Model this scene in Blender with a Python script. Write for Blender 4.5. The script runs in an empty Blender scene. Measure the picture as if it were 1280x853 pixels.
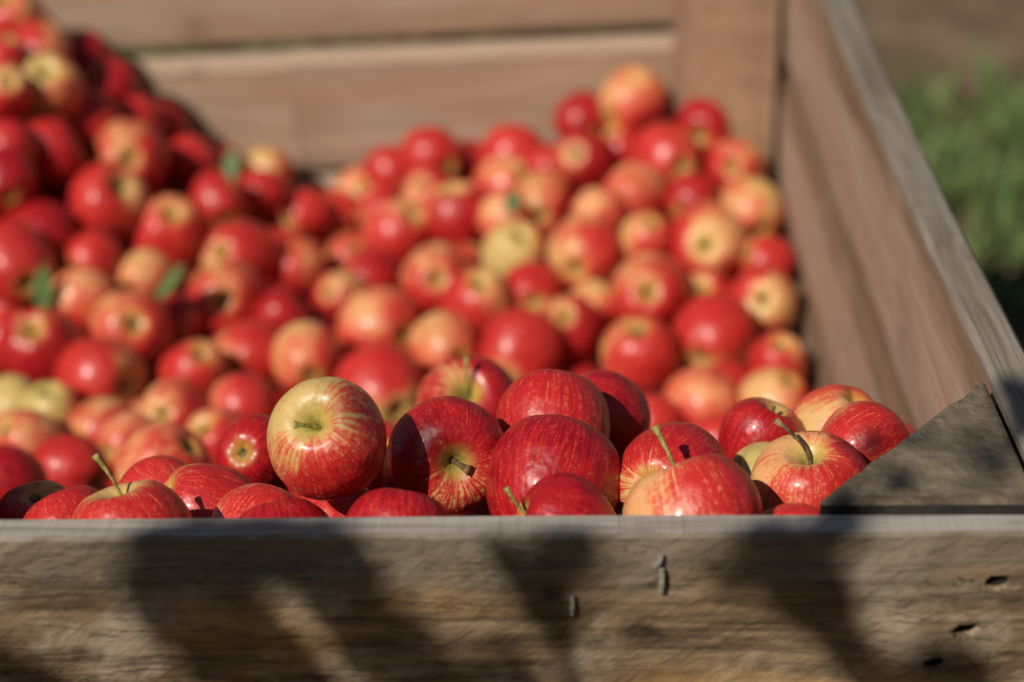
import bpy, bmesh, math, random
import numpy as np
from mathutils import Vector, Matrix, noise
random.seed(7)
SC = bpy.context.scene
COL = SC.collection
R = math.radians

# ------------------------------------------------------------------ camera
cam_d = bpy.data.cameras.new('camera')
cam = bpy.data.objects.new('camera', cam_d)
COL.objects.link(cam)
RIGHT = Vector((0.99962, 0.02131, -0.01727)); UP = Vector((0.00643, 0.43489, 0.90046))
BACK = RIGHT.cross(UP).normalized(); UP = BACK.cross(RIGHT).normalized()
m = Matrix((RIGHT.normalized(), UP, BACK)).transposed().to_4x4()
m.translation = Vector((0.0267, -0.8612, 1.2762))
cam.matrix_world = m
cam_d.sensor_width = 36.0
cam_d.lens = 67.5
cam_d.clip_start = 0.05
cam_d.clip_end = 400
cam_d.dof.use_dof = True
cam_d.dof.focus_distance = 1.10
cam_d.dof.aperture_fstop = 3.2
cam_d.dof.aperture_blades = 9
SC.camera = cam

# ------------------------------------------------------------------ sun, sky, exposure
SUN_AZ, SUN_EL = R(38), R(41)           # to the left of straight behind the camera
SUN = Vector((-math.sin(SUN_AZ)*math.cos(SUN_EL), -math.cos(SUN_AZ)*math.cos(SUN_EL), math.sin(SUN_EL)))
sl = bpy.data.lights.new('sun', 'SUN')
sl.energy = 5.0; sl.angle = R(0.5); sl.color = (1.0, 0.93, 0.82)
so = bpy.data.objects.new('sun', sl); COL.objects.link(so)
so.rotation_euler = SUN.to_track_quat('Z', 'Y').to_euler()
so.location = (-3, -4, 5)
w = bpy.data.worlds.new('World'); SC.world = w; w.use_nodes = True
nt = w.node_tree
sky = nt.nodes.new('ShaderNodeTexSky'); sky.sky_type = 'NISHITA'; sky.sun_disc = False
sky.sun_elevation = SUN_EL; sky.sun_rotation = math.atan2(SUN.x, SUN.y)
bg = nt.nodes['Background']; bg.inputs['Strength'].default_value = 0.05
nt.links.new(sky.outputs[0], bg.inputs['Color'])
SC.view_settings.view_transform = 'Standard'
SC.view_settings.look = 'None'
SC.view_settings.exposure = -0.16
SC.view_settings.gamma = 1.0
SC.cycles.max_bounces = 6
SC.cycles.use_denoising = True

# ------------------------------------------------------------------ helpers
def link(o, parent=None):
    COL.objects.link(o)
    if parent is not None: o.parent = parent
    return o
def tag(o, label=None, cat=None, group=None, kind=None):
    if label: o['label'] = label
    if cat: o['category'] = cat
    if group: o['group'] = group
    if kind: o['kind'] = kind
    return o
def empty(name, loc=(0, 0, 0)):
    o = bpy.data.objects.new(name, None); o.location = loc; o.empty_display_size = .05
    return link(o)
def mesh(name, v, f, mat=None, smooth=True):
    me = bpy.data.meshes.new(name); me.from_pydata([tuple(p) for p in v], [], f); me.update()
    if mat: me.materials.append(mat)
    if smooth: me.polygons.foreach_set('use_smooth', [True]*len(me.polygons))
    return me
def obj(name, me, parent=None): return link(bpy.data.objects.new(name, me), parent)

class NT:
    def __init__(s, name):
        s.mat = bpy.data.materials.new(name); s.mat.use_nodes = True
        s.t = s.mat.node_tree; s.n = s.t.nodes; s.b = s.n['Principled BSDF']
    def _set(s, sock, v):
        if v is None: return
        if isinstance(v, bpy.types.NodeSocket): s.t.links.new(v, sock)
        else:
            if sock.type == 'RGBA' and len(v) == 3: v = (*v, 1)
            sock.default_value = v
    def math(s, op, a, b=None, c=None, clamp=False):
        n = s.n.new('ShaderNodeMath'); n.operation = op; n.use_clamp = clamp
        for i, v in enumerate((a, b, c)): s._set(n.inputs[i], v)
        return n.outputs[0]
    def vmath(s, op, a, b=None, out=0):
        n = s.n.new('ShaderNodeVectorMath'); n.operation = op
        s._set(n.inputs[0], a); s._set(n.inputs[1], b)
        return n.outputs[out]
    def noise(s, vec, scale=1, detail=2, rough=.5, w=None, dist=0):
        n = s.n.new('ShaderNodeTexNoise')
        if w is not None: n.noise_dimensions = '4D'; s._set(n.inputs['W'], w)
        s._set(n.inputs['Vector'], vec); n.inputs['Scale'].default_value = scale
        n.inputs['Detail'].default_value = detail; n.inputs['Roughness'].default_value = rough
        n.inputs['Distortion'].default_value = dist
        return n.outputs['Fac']
    def ss(s, v, a, b, lo=0, hi=1):
        n = s.n.new('ShaderNodeMapRange'); n.interpolation_type = 'SMOOTHSTEP'
        s._set(n.inputs[0], v)
        for i, q in enumerate((a, b, lo, hi)): s._set(n.inputs[i+1], q)
        return n.outputs[0]
    def mix(s, f, a, b, mode='MIX'):
        n = s.n.new('ShaderNodeMix'); n.data_type = 'RGBA'; n.blend_type = mode
        s._set(n.inputs[0], f); s._set(n.inputs[6], a); s._set(n.inputs[7], b)
        return n.outputs[2]
    def attr(s, name):
        n = s.n.new('ShaderNodeAttribute'); n.attribute_type = 'OBJECT'; n.attribute_name = name
        return n.outputs['Fac']
    def coord(s): return s.n.new('ShaderNodeTexCoord').outputs['Object']
    def rand(s): return s.n.new('ShaderNodeObjectInfo').outputs['Random']
    def sep(s, v):
        n = s.n.new('ShaderNodeSeparateXYZ'); s._set(n.inputs[0], v); return n.outputs
    def comb(s, x, y, z):
        n = s.n.new('ShaderNodeCombineXYZ')
        for i, v in enumerate((x, y, z)): s._set(n.inputs[i], v)
        return n.outputs[0]
    def bump(s, h, strength=.3, dist=.001, normal=None):
        n = s.n.new('ShaderNodeBump'); n.inputs['Strength'].default_value = strength
        n.inputs['Distance'].default_value = dist; s._set(n.inputs['Height'], h)
        if normal is not None: s._set(n.inputs['Normal'], normal)
        return n.outputs[0]
    def out(s, color, rough=.5, normal=None, **k):
        s._set(s.b.inputs['Base Color'], color); s._set(s.b.inputs['Roughness'], rough)
        if normal is not None: s._set(s.b.inputs['Normal'], normal)
        for q, v in k.items(): s._set(s.b.inputs[q.replace('_', ' ')], v)
        return s.mat

# ------------------------------------------------------------------ materials
def apple_skin():
    s = NT('apple_skin')
    p = s.coord(); x, y, z = s.sep(p)[:3]
    seed = s.attr('seed'); cov = s.attr('cover'); dark = s.attr('dark'); gnd = s.attr('ground')
    etop = s.attr('pale_top'); ebot = s.attr('pale_bottom')
    rad = s.math('SQRT', s.math('ADD', s.math('MULTIPLY', x, x), s.math('MULTIPLY', y, y)))
    rr = s.math('MAXIMUM', rad, .02)
    dx = s.math('DIVIDE', x, rr); dy = s.math('DIVIDE', y, rr)
    wob = s.math('MULTIPLY', s.noise(p, 2.2, 2, .5, seed), 1.2)
    zz = s.math('ADD', z, wob)
    st = s.noise(s.comb(s.math('MULTIPLY', dx, 7), s.math('MULTIPLY', dy, 7), s.math('MULTIPLY', zz, .7)), 1, 2, .6, seed)
    sf = s.noise(s.comb(s.math('MULTIPLY', dx, 24), s.math('MULTIPLY', dy, 24), s.math('MULTIPLY', zz, 2.2)), 1, 3, .65, seed)
    mot = s.noise(p, 1.5, 2, .5, seed)
    ff = s.noise(p, 16, 3, .7, seed)
    up = s.math('GREATER_THAN', z, 0.0)
    wn = s.math('MULTIPLY', s.math('SUBTRACT', st, .5), .5)
    rw = s.math('ADD', rad, wn)
    mt = s.math('MULTIPLY', s.ss(rw, .85, .28), up)
    mb = s.math('MULTIPLY', s.ss(rw, .85, .28), s.math('SUBTRACT', 1, up))
    v = s.math('ADD', cov, s.math('MULTIPLY', x, .60))
    for n_, k_ in ((mot, 1.35), (st, .8), (sf, 1.5), (ff, 1.3)):
        v = s.math('ADD', v, s.math('MULTIPLY', s.math('SUBTRACT', n_, .5), k_))
    v = s.math('SUBTRACT', v, s.math('MULTIPLY', mt, etop))
    v = s.math('SUBTRACT', v, s.math('MULTIPLY', mb, ebot))
    red = s.ss(v, .22, .78)
    ground = s.mix(gnd, (.50, .39, .125), (.70, .335, .145))
    blush = s.mix(s.ss(v, .45, 1.0), (.64, .105, .052), (.53, .022, .020))
    deep = s.mix(s.ss(s.math('ADD', sf, s.math('MULTIPLY', mot, .3)), .5, .8), (.24, .002, .008), (.46, .009, .013))
    redc = s.mix(s.math('MULTIPLY', dark, s.ss(v, .3, .9)), blush, deep)
    fl = s.math('MULTIPLY', s.ss(s.math('ADD', s.math('MULTIPLY', sf, .55), s.math('MULTIPLY', ff, .6)), .60, .74), s.math('SUBTRACT', .62, s.math('MULTIPLY', dark, .42), clamp=True))
    redc = s.mix(fl, redc, (.78, .27, .10))
    dk = s.math('MULTIPLY', s.ss(s.noise(s.comb(s.math('MULTIPLY', dx, 15), s.math('MULTIPLY', dy, 15), s.math('MULTIPLY', zz, 1.6)), 1, 3, .6, s.math('ADD', seed, 4)), .52, .66), .55)
    redc = s.mix(dk, redc, (.36, .006, .012))
    col = s.mix(red, ground, redc)
    # pale lenticels
    vo = s.n.new('ShaderNodeTexVoronoi'); vo.inputs['Scale'].default_value = 10.5
    s._set(vo.inputs['Vector'], s.vmath('ADD', p, s.comb(seed, seed, 0)))
    vo.inputs['Randomness'].default_value = 1
    dots = s.math('MULTIPLY', s.ss(vo.outputs['Distance'], .13, .05), s.ss(s.noise(p, 5, 1, .5, seed), .38, .58))
    col = s.mix(s.math('MULTIPLY', dots, .5), col, (.85, .50, .34))
    # green-yellow hollow with russet round the stem
    col = s.mix(s.math('MULTIPLY', s.math('MULTIPLY', s.ss(s.math('ADD', rad, s.math('MULTIPLY', s.math('SUBTRACT', sf, .5), .35)), .40, .10), up), .85), col, (.46, .40, .08))
    col = s.mix(s.math('MULTIPLY', s.math('MULTIPLY', s.ss(rw, .20, .05), up), .7), col, (.20, .13, .04))
    col = s.mix(s.math('MULTIPLY', s.math('MULTIPLY', s.ss(rad, .22, .06), s.math('SUBTRACT', 1, up)), .8), col, (.22, .16, .06))
    dn = s.math('SUBTRACT', 1, up)
    col = s.mix(s.math('MULTIPLY', s.math('MULTIPLY', s.ss(s.math('ADD', rad, s.math('MULTIPLY', s.math('SUBTRACT', sf, .5), .3)), .46, .16), dn), .6), col, (.48, .34, .06))
    col = s.mix(s.math('MULTIPLY', s.math('MULTIPLY', s.ss(rad, .17, .06), dn), .8), col, (.16, .12, .04))
    # small scuffs and bruises
    br = s.ss(s.noise(p, 4.5, 2, .5, s.math('ADD', seed, 9)), .70, .76)
    col = s.mix(s.math('MULTIPLY', br, .35), col, (.30, .16, .06))
    rough = s.math('ADD', .36, s.math('MULTIPLY', ff, .12))
    nrm = s.bump(s.math('ADD', s.noise(p, 3, 2, .5, seed), s.math('MULTIPLY', ff, .06)), 0.12, .03)
    s.b.inputs['Subsurface Radius'].default_value = (1, .3, .15)
    return s.out(col, rough, nrm, Specular_IOR_Level=.40, Coat_Weight=.16, Coat_Roughness=.17)

def wood(name, light, mid, darkc, grey, greyamt=.4, rough=.75, bump=.5, sc=1.0, edge=.25, strip=0):
    s = NT(name)
    p = s.coord(); rn = s.rand()
    off = s.comb(s.math('MULTIPLY', rn, 37), s.math('MULTIPLY', rn, 11), s.math('MULTIPLY', rn, 23))
    q = s.vmath('ADD', p, off)
    x, y, z = s.sep(q)[:3]
    warp = s.math('MULTIPLY', s.noise(s.comb(s.math('MULTIPLY', x, 3), y, s.math('MULTIPLY', z, 6)), 1.3, 2), .05)
    yz = s.comb(s.math('MULTIPLY', x, 1.6*sc), s.math('MULTIPLY', s.math('ADD', y, warp), 70*sc), s.math('MULTIPLY', s.math('ADD', z, warp), 70*sc))
    g1 = s.noise(yz, 1, 4, .65)
    yz2 = s.comb(s.math('MULTIPLY', x, 8*sc), s.math('MULTIPLY', y, 380*sc), s.math('MULTIPLY', z, 380*sc))
    g2 = s.noise(yz2, 1, 3, .6)
    broad = s.noise(s.comb(s.math('MULTIPLY', x, 4), s.math('MULTIPLY', y, 18), s.math('MULTIPLY', z, 18)), 1, 3, .6)
    stain = s.noise(q, 14, 3, .6)
    col = s.mix(s.ss(g1, .32, .66), mid, light)
    col = s.mix(s.math('MULTIPLY', s.ss(g2, .52, .72), .5), col, darkc)
    col = s.mix(s.math('MULTIPLY', s.ss(broad, .45, .70), greyamt), col, grey)
    col = s.mix(s.math('MULTIPLY', s.ss(stain, .58, .74), .45), col, darkc)
    kv = s.n.new('ShaderNodeTexVoronoi'); kv.inputs['Scale'].default_value = 1
    s._set(kv.inputs['Vector'], s.comb(s.math('MULTIPLY', x, 4.5), s.math('MULTIPLY', y, 1), s.math('MULTIPLY', z, 11)))
    kd = kv.outputs['Distance']
    col = s.mix(s.math('MULTIPLY', s.ss(kd, .17, .09), .45), col, light)
    col = s.mix(s.math('MULTIPLY', s.ss(kd, .10, .03), .75), col, darkc)
    pz = s.sep(p)[2]
    ed = s.math('ABSOLUTE', s.math('ADD', pz, s.math('MULTIPLY', s.math('SUBTRACT', broad, .5), .05)))
    col = s.mix(s.math('MULTIPLY', s.ss(ed, .036, .066), edge), col, (.13, .072, .038))
    bl = s.noise(s.comb(s.math('MULTIPLY', x, 3.2), s.math('MULTIPLY', y, 6), s.math('MULTIPLY', z, 26)), 1, 3, .6)
    col = s.mix(s.math('MULTIPLY', s.ss(bl, .54, .70), .5), col, s.mix(.5, darkc, mid))
    if strip: col = s.mix(s.math('MULTIPLY', s.ss(pz, .054, .060), strip), col, (.52, .42, .32))
    h = s.math('ADD', s.math('MULTIPLY', g1, .6), s.math('MULTIPLY', g2, .5))
    return s.out(col, rough, s.bump(h, bump, .0022), Specular_IOR_Level=.25)

M_APPLE = apple_skin()
M_BACK = wood('weathered_pink_brown_board', (.40, .27, .182), (.31, .198, .128), (.15, .085, .05), (.40, .325, .255), .4, bump=.5, strip=.28)
M_SIDE = wood('side_board', (.42, .295, .22), (.33, .215, .15), (.15, .09, .055), (.38, .325, .265), .45, bump=.9, edge=.85)
M_POST = wood('post_wood', (.38, .245, .16), (.29, .17, .105), (.14, .075, .045), (.30, .24, .19), .3, bump=.4)
M_RIM = wood('grey_rim_wood', (.25, .208, .168), (.155, .122, .095), (.06, .048, .036), (.27, .24, .21), .6, bump=1.0, edge=0)

def front_mat():
    s = NT('rough_sawn_board')
    p = s.coord(); x, y, z = s.sep(p)[:3]
    # saw marks run diagonally
    u = s.math('ADD', s.math('MULTIPLY', x, .85), s.math('MULTIPLY', z, .52))
    v = s.math('SUBTRACT', s.math('MULTIPLY', z, .85), s.math('MULTIPLY', x, .52))
    saw = s.noise(s.comb(s.math('MULTIPLY', u, 55), 0, s.math('MULTIPLY', v, 190)), 1, 4, .65, dist=1.1)
    grain = s.noise(s.comb(s.math('MULTIPLY', x, 7), s.math('MULTIPLY', y, 90), s.math('MULTIPLY', z, 130)), 1, 4, .65, dist=.6)
    patch = s.noise(p, 17, 4, .62)
    gold = s.noise(s.comb(s.math('MULTIPLY', x, 9), 3, s.math('MULTIPLY', z, 22)), 1, 3, .55)
    col = s.mix(s.ss(grain, .34, .66), (.088, .058, .031), (.235, .163, .095))
    col = s.mix(s.math('MULTIPLY', s.ss(patch, .47, .66), .7), col, (.37, .30, .215))
    col = s.mix(s.math('MULTIPLY', s.ss(gold, .52, .7), .55), col, (.36, .20, .075))
    # dirtier grey-olive band along the upper edge
    up = s.ss(s.math('ADD', z, s.math('MULTIPLY', s.math('SUBTRACT', patch, .5), .05)), .030, .062)
    col = s.mix(s.math('MULTIPLY', up, .6), col, (.15, .135, .105))
    col = s.mix(s.math('MULTIPLY', s.ss(saw, .50, .30), .28), col, (.12, .085, .055))
    # grey bleached top face
    geo = s.n.new('ShaderNodeNewGeometry'); nz = s.sep(geo.outputs['Normal'])[2]
    col = s.mix(s.math('MULTIPLY', s.ss(nz, .55, .9), s.ss(z, .070, .0735)), col, s.mix(s.ss(grain, .4, .6), (.25, .215, .185), (.36, .32, .285)))
    crk = s.noise(s.comb(s.math('MULTIPLY', x, 5), 1, s.math('MULTIPLY', z, 60)), 1, 5, .7, dist=1.2)
    cr = s.ss(s.math('ABSOLUTE', s.math('SUBTRACT', crk, .5)), .012, .0)
    cr = s.math('MULTIPLY', cr, s.ss(z, .0745, .070))
    col = s.mix(s.math('MULTIPLY', cr, .6), col, (.04, .03, .02))
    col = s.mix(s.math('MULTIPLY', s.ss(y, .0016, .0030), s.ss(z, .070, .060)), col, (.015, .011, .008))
    h = s.math('ADD', s.math('MULTIPLY', saw, .9), s.math('ADD', s.math('MULTIPLY', grain, .6), s.math('MULTIPLY', cr, -.5)))
    return s.out(col, .8, s.bump(h, .6, .0025), Specular_IOR_Level=.2)
M_FRONT = front_mat()

def cap_mat():
    s = NT('dark_weathered_end_grain')
    p = s.coord()
    n1 = s.noise(p, 34, 4, .65); n2 = s.noise(p, 190, 3, .6); n3 = s.noise(p, 11, 2, .5)
    col = s.mix(s.ss(n1, .35, .68), (.042, .031, .020), (.21, .163, .11))
    col = s.mix(s.math('MULTIPLY', s.ss(n2, .5, .7), .5), col, (.05, .04, .028))
    col = s.mix(s.math('MULTIPLY', s.ss(n3, .5, .68), .4), col, (.20, .165, .12))
    return s.out(col, .85, s.bump(s.math('ADD', n1, s.math('MULTIPLY', n2, .4)), .7, .004), Specular_IOR_Level=.2)
M_CAP = cap_mat()

def simple(name, a, b, scale, rough=.6, bump=.3, metal=0, bd=.002):
    s = NT(name); p = s.coord(); n = s.noise(p, scale, 4, .6)
    s.b.inputs['Metallic'].default_value = metal
    return s.out(s.mix(s.ss(n, .35, .65), a, b), rough, s.bump(n, bump, bd))
M_STEM = simple('apple_stem_skin', (.20, .17, .035), (.36, .30, .09), 3, .55, bd=.05)
M_STEMB = simple('brown_stem_skin', (.12, .07, .03), (.26, .17, .08), 3, .55, bd=.05)
M_CALYX = simple('dried_calyx', (.05, .035, .02), (.16, .12, .06), 9, .9, bd=.05)
M_POSTSHADE = simple('post_side_painted_shade', (.010, .008, .006), (.03, .024, .018), 60, .9, .4)  # near-black colour paints in the shadow line below the front post's top
M_METAL = simple('dull_galvanised_metal', (.22, .22, .17), (.40, .40, .32), 300, .5, .4, .3)
M_RUST = simple('rusty_nail_iron', (.025, .015, .010), (.06, .035, .022), 400, .8, .5, .2)
M_BARK = simple('tree_bark', (.09, .065, .045), (.2, .16, .12), 30, .9, .8, bd=.01)
def leaf_mat(name, a, b):
    s = NT(name); p = s.coord(); rn = s.rand()
    n = s.noise(p, 25, 3, .6)
    col = s.mix(s.ss(n, .3, .7), a, b)
    s.b.inputs['Transmission Weight'].default_value = 0
    return s.out(col, .5, None, Specular_IOR_Level=.35)
M_LEAF = leaf_mat('apple_leaf', (.045, .10, .03), (.13, .21, .07))

def ground_mat():
    s = NT('orchard_soil')
    p = s.coord()
    a = s.noise(p, 1.3, 4, .6); b = s.noise(p, 12, 4, .65); c = s.noise(p, 60, 3, .6)
    col = s.mix(s.ss(b, .35, .68), (.12, .082, .05), (.23, .165, .108))
    col = s.mix(s.ss(a, .52, .66), col, s.mix(s.ss(c, .4, .65), (.07, .085, .03), (.13, .15, .05)))
    return s.out(col, .95, s.bump(s.math('ADD', b, s.math('MULTIPLY', c, .5)), .8, .03), Specular_IOR_Level=.1)
def grass_mat(name, a, b, c):
    s = NT(name); p = s.coord()
    n = s.noise(p, 5, 2, .6); n2 = s.noise(p, 90, 1, .5)
    col = s.mix(s.ss(n, .38, .62), a, b)
    col = s.mix(s.math('MULTIPLY', s.ss(n2, .5, .75), .7), col, c)
    return s.out(col, .6, None, Specular_IOR_Level=.25)

# ------------------------------------------------------------------ ground, grass, weeds
def build_ground():
    n = 90; v = []; f = []
    xs = np.sign(np.linspace(-1, 1, n))*np.abs(np.linspace(-1, 1, n))**2.6*120
    for j in range(n):
        for i in range(n):
            x, y = xs[i], xs[j]+2
            near = 1 if abs(x) < 10 and abs(y) < 12 else 0
            z = .035*noise.noise(Vector((x*.9, y*.9, 0)))*near - .045
            if -1.1 < x < .5 and -.3 < y < 1.6: z = min(z, -.03)
            v.append((x, y, z))
    for j in range(n-1):
        for i in range(n-1):
            a = j*n+i; f.append((a, a+1, a+n+1, a+n))
    g = obj('ground', mesh('ground', v, f, ground_mat())); tag(g, 'bare brown orchard soil under and around the crate', kind='structure')
build_ground()

def grass_density(x, y):
    d = noise.noise(Vector((x*.8+3, y*.8, 5)))*.9
    green = math.exp(-(((x-.95)/.75)**2+((y-2.6)/.95)**2))
    far = 1/(1+math.exp(-(y-4.6)*3))
    back = 1/(1+math.exp((x-.15)*8))*(1 if y > 2.4 else 0)
    return max(0, min(1, .06+.7*d+.75*green+.5*far+.9*back-(.35 if y > 3.0 and y < 4.4 and x > .2 else 0)))
def build_grass(name, mat, count, seed, hmin, hmax, wd, region, label, wbend):
    rng = random.Random(seed); v = []; f = []; k = 0; tries = 0
    while k < count and tries < count*12:
        tries += 1
        x = rng.uniform(*region[0]); y = rng.uniform(*region[1])
        if -1.0 < x < .40 and -.2 < y < 1.45: continue
        if rng.random() > grass_density(x, y): continue
        h = rng.uniform(hmin, hmax); a = rng.uniform(0, 6.283); ww = wd*rng.uniform(.6, 1.2)
        ca, sa = math.cos(a), math.sin(a); b = rng.uniform(.2, 1)*wbend*h; ba = rng.uniform(0, 6.283)
        bx, by = math.cos(ba)*b, math.sin(ba)*b; z0 = -.05
        i = len(v)
        v += [(x-ca*ww, y-sa*ww, z0), (x+ca*ww, y+sa*ww, z0),
              (x+bx*.35+ca*ww, y+by*.35+sa*ww, z0+h*.6), (x+bx*.35-ca*ww, y+by*.35-sa*ww, z0+h*.6), (x+bx, y+by, z0+h)]
        f += [(i, i+1, i+2, i+3), (i+3, i+2, i+4)]; k += 1
    o = obj(name, mesh(name, v, f, mat, False)); tag(o, label, 'grass' if name == 'grass' else 'weeds', kind='stuff')
build_grass('grass', grass_mat('grass_blades', (.10, .125, .034), (.18, .19, .06), (.32, .25, .13)), 42000, 3, .05, .14, .0022, ((-2.2, 3.2), (-.1, 7.5)), 'patchy green grass on the soil beyond the crate', .9)
build_grass('weeds', grass_mat('broad_weed_leaves', (.070, .125, .034), (.125, .185, .058), (.16, .18, .07)), 5000, 9, .03, .11, .011, ((.42, 2.2), (1.2, 3.7)), 'low broad-leaved green weeds beside the right wall of the crate', 1.3)

def tall_weeds():
    rng = random.Random(21); v = []; f = []
    for k in range(260):
        x = rng.uniform(-1.0, .22); y = rng.uniform(1.46, 1.95); H_ = rng.uniform(.42, .66); lx, ly = rng.uniform(-.08, .08), rng.uniform(-.02, .08)
        i = len(v); v += [(x-.003, y, -.05), (x+.003, y, -.05), (x+lx, y+ly, H_)]; f.append((i, i+1, i+2))
        for j in range(15):
            t = rng.uniform(.25, 1); c = Vector((x+lx*t, y+ly*t, -.05+(H_+.05)*t)); a = rng.uniform(0, 6.283); L = rng.uniform(.04, .09)
            d_ = Vector((math.cos(a), math.sin(a)*.8, rng.uniform(-.3, .5))).normalized(); w_ = d_.cross(Vector((0, 0, 1))).normalized()*L*.27
            i = len(v); v += [c, c+d_*L*.5+w_, c+d_*L, c+d_*L*.5-w_]; f.append((i, i+1, i+2, i+3))
    o = obj('tall_weeds', mesh('tall_weeds', v, f, M_LEAF, False)); tag(o, 'tall shaded green weeds growing close behind the back wall of the crate', 'weeds', kind='stuff')
tall_weeds()

# ------------------------------------------------------------------ planks
def plank_mesh(name, L, W, T, mat, ch=(.002, .002, .002, .002), seg=24, seed=0, warp=.0012, nz=3, ny=1, disp=None):
    """box of length L (x, centred), height W (z, centred), thickness T (y 0..T); ch = chamfers (front-top, front-bottom, back-top, back-bottom) as (dy, dz)"""
    c = [q if isinstance(q, tuple) else (q, q) for q in ch]
    h = W/2
    ring = []
    def edge(a, b, n):
        for k in range(n): ring.append((a[0]+(b[0]-a[0])*k/n, a[1]+(b[1]-a[1])*k/n))
    P = [(0, -h+c[1][1]), (0, h-c[0][1]), (c[0][0], h), (T-c[2][0], h), (T, h-c[2][1]), (T, -h+c[3][1]), (T-c[3][0], -h), (c[1][0], -h)]
    ns = [nz, 2, ny, 1, nz, 1, ny, 2]
    for k in range(8): edge(P[k], P[(k+1) % 8], ns[k])
    m_ = len(ring); v = []; f = []
    for i in range(seg+1):
        x = -L/2+L*i/seg
        for (y, z) in ring:
            q = Vector((x*2.2+seed*7.1, y*9, z*9+seed))
            dy = noise.noise(q)*warp*2; dz = noise.noise(q+Vector((0, 31, 0)))*warp*1.4
            if disp: dy += disp(x, y, z)
            v.append((x, y+dy, z+dz))
    for i in range(seg):
        for k in range(m_):
            a = i*m_+k; b = i*m_+(k+1) % m_
            f.append((a, b, b+m_, a+m_))
    f.append(tuple(range(m_-1, -1, -1))); f.append(tuple(seg*m_+k for k in range(m_)))
    me = mesh(name, v, f, mat, True)
    bm = bmesh.new(); bm.from_mesh(me)
    for e in bm.edges:
        if len(e.link_faces) == 2 and e.calc_face_angle(0) > .5: e.smooth = False
    bmesh.ops.recalc_face_normals(bm, faces=bm.faces)
    bm.to_mesh(me); bm.free()
    return me

RIM = .76
XI, XO, XL = .276, .304, -.87          # right wall inner / outer face, left wall inner face
YB = 1.35
crate = empty('apple_crate', (-.3, .67, 0))
tag(crate, 'large weathered wooden orchard crate heaped with red apples', 'crate')
def cpart(name, me, loc, rot=(0, 0, 0)):
    o = bpy.data.objects.new(name, me); COL.objects.link(o); o.parent = crate
    o.location = Vector(loc)-crate.location; o.rotation_euler = rot
    return o

# back wall: boards slope gently up to the right, a gap between them; chamfered upper edges catch the sun
tl = R(2.0)
def back_plank(x0, x1, ztop_at0, W, seed, dz=0, lab=None, mat=M_BACK, chz=.019):
    xm = (x0+x1)/2
    zt = ztop_at0+math.tan(tl)*xm+dz
    me = plank_mesh('plank', (x1-x0)/math.cos(tl), W, .022, mat, ((.014, chz), (.002, .003), .002, .002), 30, seed, .0016, 6)
    o = cpart('plank', me, (xm, YB, zt-W/2), (0, -tl, 0))
    return o
back_plank(-.905, .307, .779, .1605, 1)
back_plank(-.905, -.2966, .606, .149, 2, -.0040)
back_plank(-.2963, .307, .606, .1515, 3)
back_plank(-.905, .307, .4435, .148, 4)
back_plank(-.905, .307, .292, .15, 5)
# right wall
for k, (zt, W) in enumerate(((RIM, .158), (.597, .149), (.442, .149), (.287, .15))):
    me = plank_mesh('plank', YB+.0+.0, W, .0275, M_SIDE if k else M_SIDE, ((.007, .013), (.007, .012), .003, .002), 40, 11+k, .0022, 8, 2)
    # rotate so thickness points +x
    o = cpart('plank', me, (XI, YB/2-.0005, zt-W/2), (0, 0, -math.pi/2))
# grey weathered top capping of the right wall
me = plank_mesh('top_rail', YB-.002, .010, .029, M_RIM, (.0035, .002, .0035, .002), 60, 30, .0018, 1, 4)
cpart('top_rail', me, (XI-.0005, YB/2-.0005, RIM+.0012), (0, 0, -math.pi/2))
# left wall
for k, (zt, W) in enumerate(((RIM, .158), (.597, .149), (.442, .149), (.287, .15))):
    me = plank_mesh('plank', YB, W, .031, M_SIDE, (.003, .004, .003, .003), 16, 21+k, .002, 3, 2)
    cpart('plank', me, (XL, YB/2, zt-W/2), (0, 0, math.pi/2))
# front wall
holes = [(.2496, .7305, .0052, .0031), (.2352, .7012, .0056, .0032), (.2209, .6795, .0048, .0031)]
def fdisp(x, y, z):
    if y > .004: return 0
    for (hx, hz, a_, b_) in holes:
        ex, ez = x-.299-hx, z+RIM-.0775-hz
        ex, ez = ex*.98+ez*.2, ez*.98-ex*.2
        q = (ex/a_)**2+(ez/b_)**2
        if q < 1.5: return .009*max(0, 1-q*.6)
    a = noise.noise(Vector((x*30+z*25, 0, z*75-x*40)))*.0013
    b = noise.noise(Vector((x*11, 2, z*34)))*.0026
    c = noise.noise(Vector((x*90+z*60, 5, z*210-x*110)))*.0004
    return a+b+c
me = plank_mesh('front_plank', 1.212, .155, .020, M_FRONT, ((.0018, .0022), (.002, .002), .0015, .002), 760, 41, .0013, 92, 3, fdisp)
front = cpart('front_plank', me, (-.299, -.020, RIM-.0775))
front['label'] = 'thick rough-sawn top board of the front wall with nail holes and leaf shadows'
for k, (zt, W) in enumerate(((.597, .149), (.442, .149), (.287, .15))):
    me = plank_mesh('plank', 1.212, W, .020, M_BACK, (.003, .003, .002, .002), 24, 51+k, .0015, 4)
    cpart('plank', me, (-.299, -.020, zt-W/2))

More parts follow.
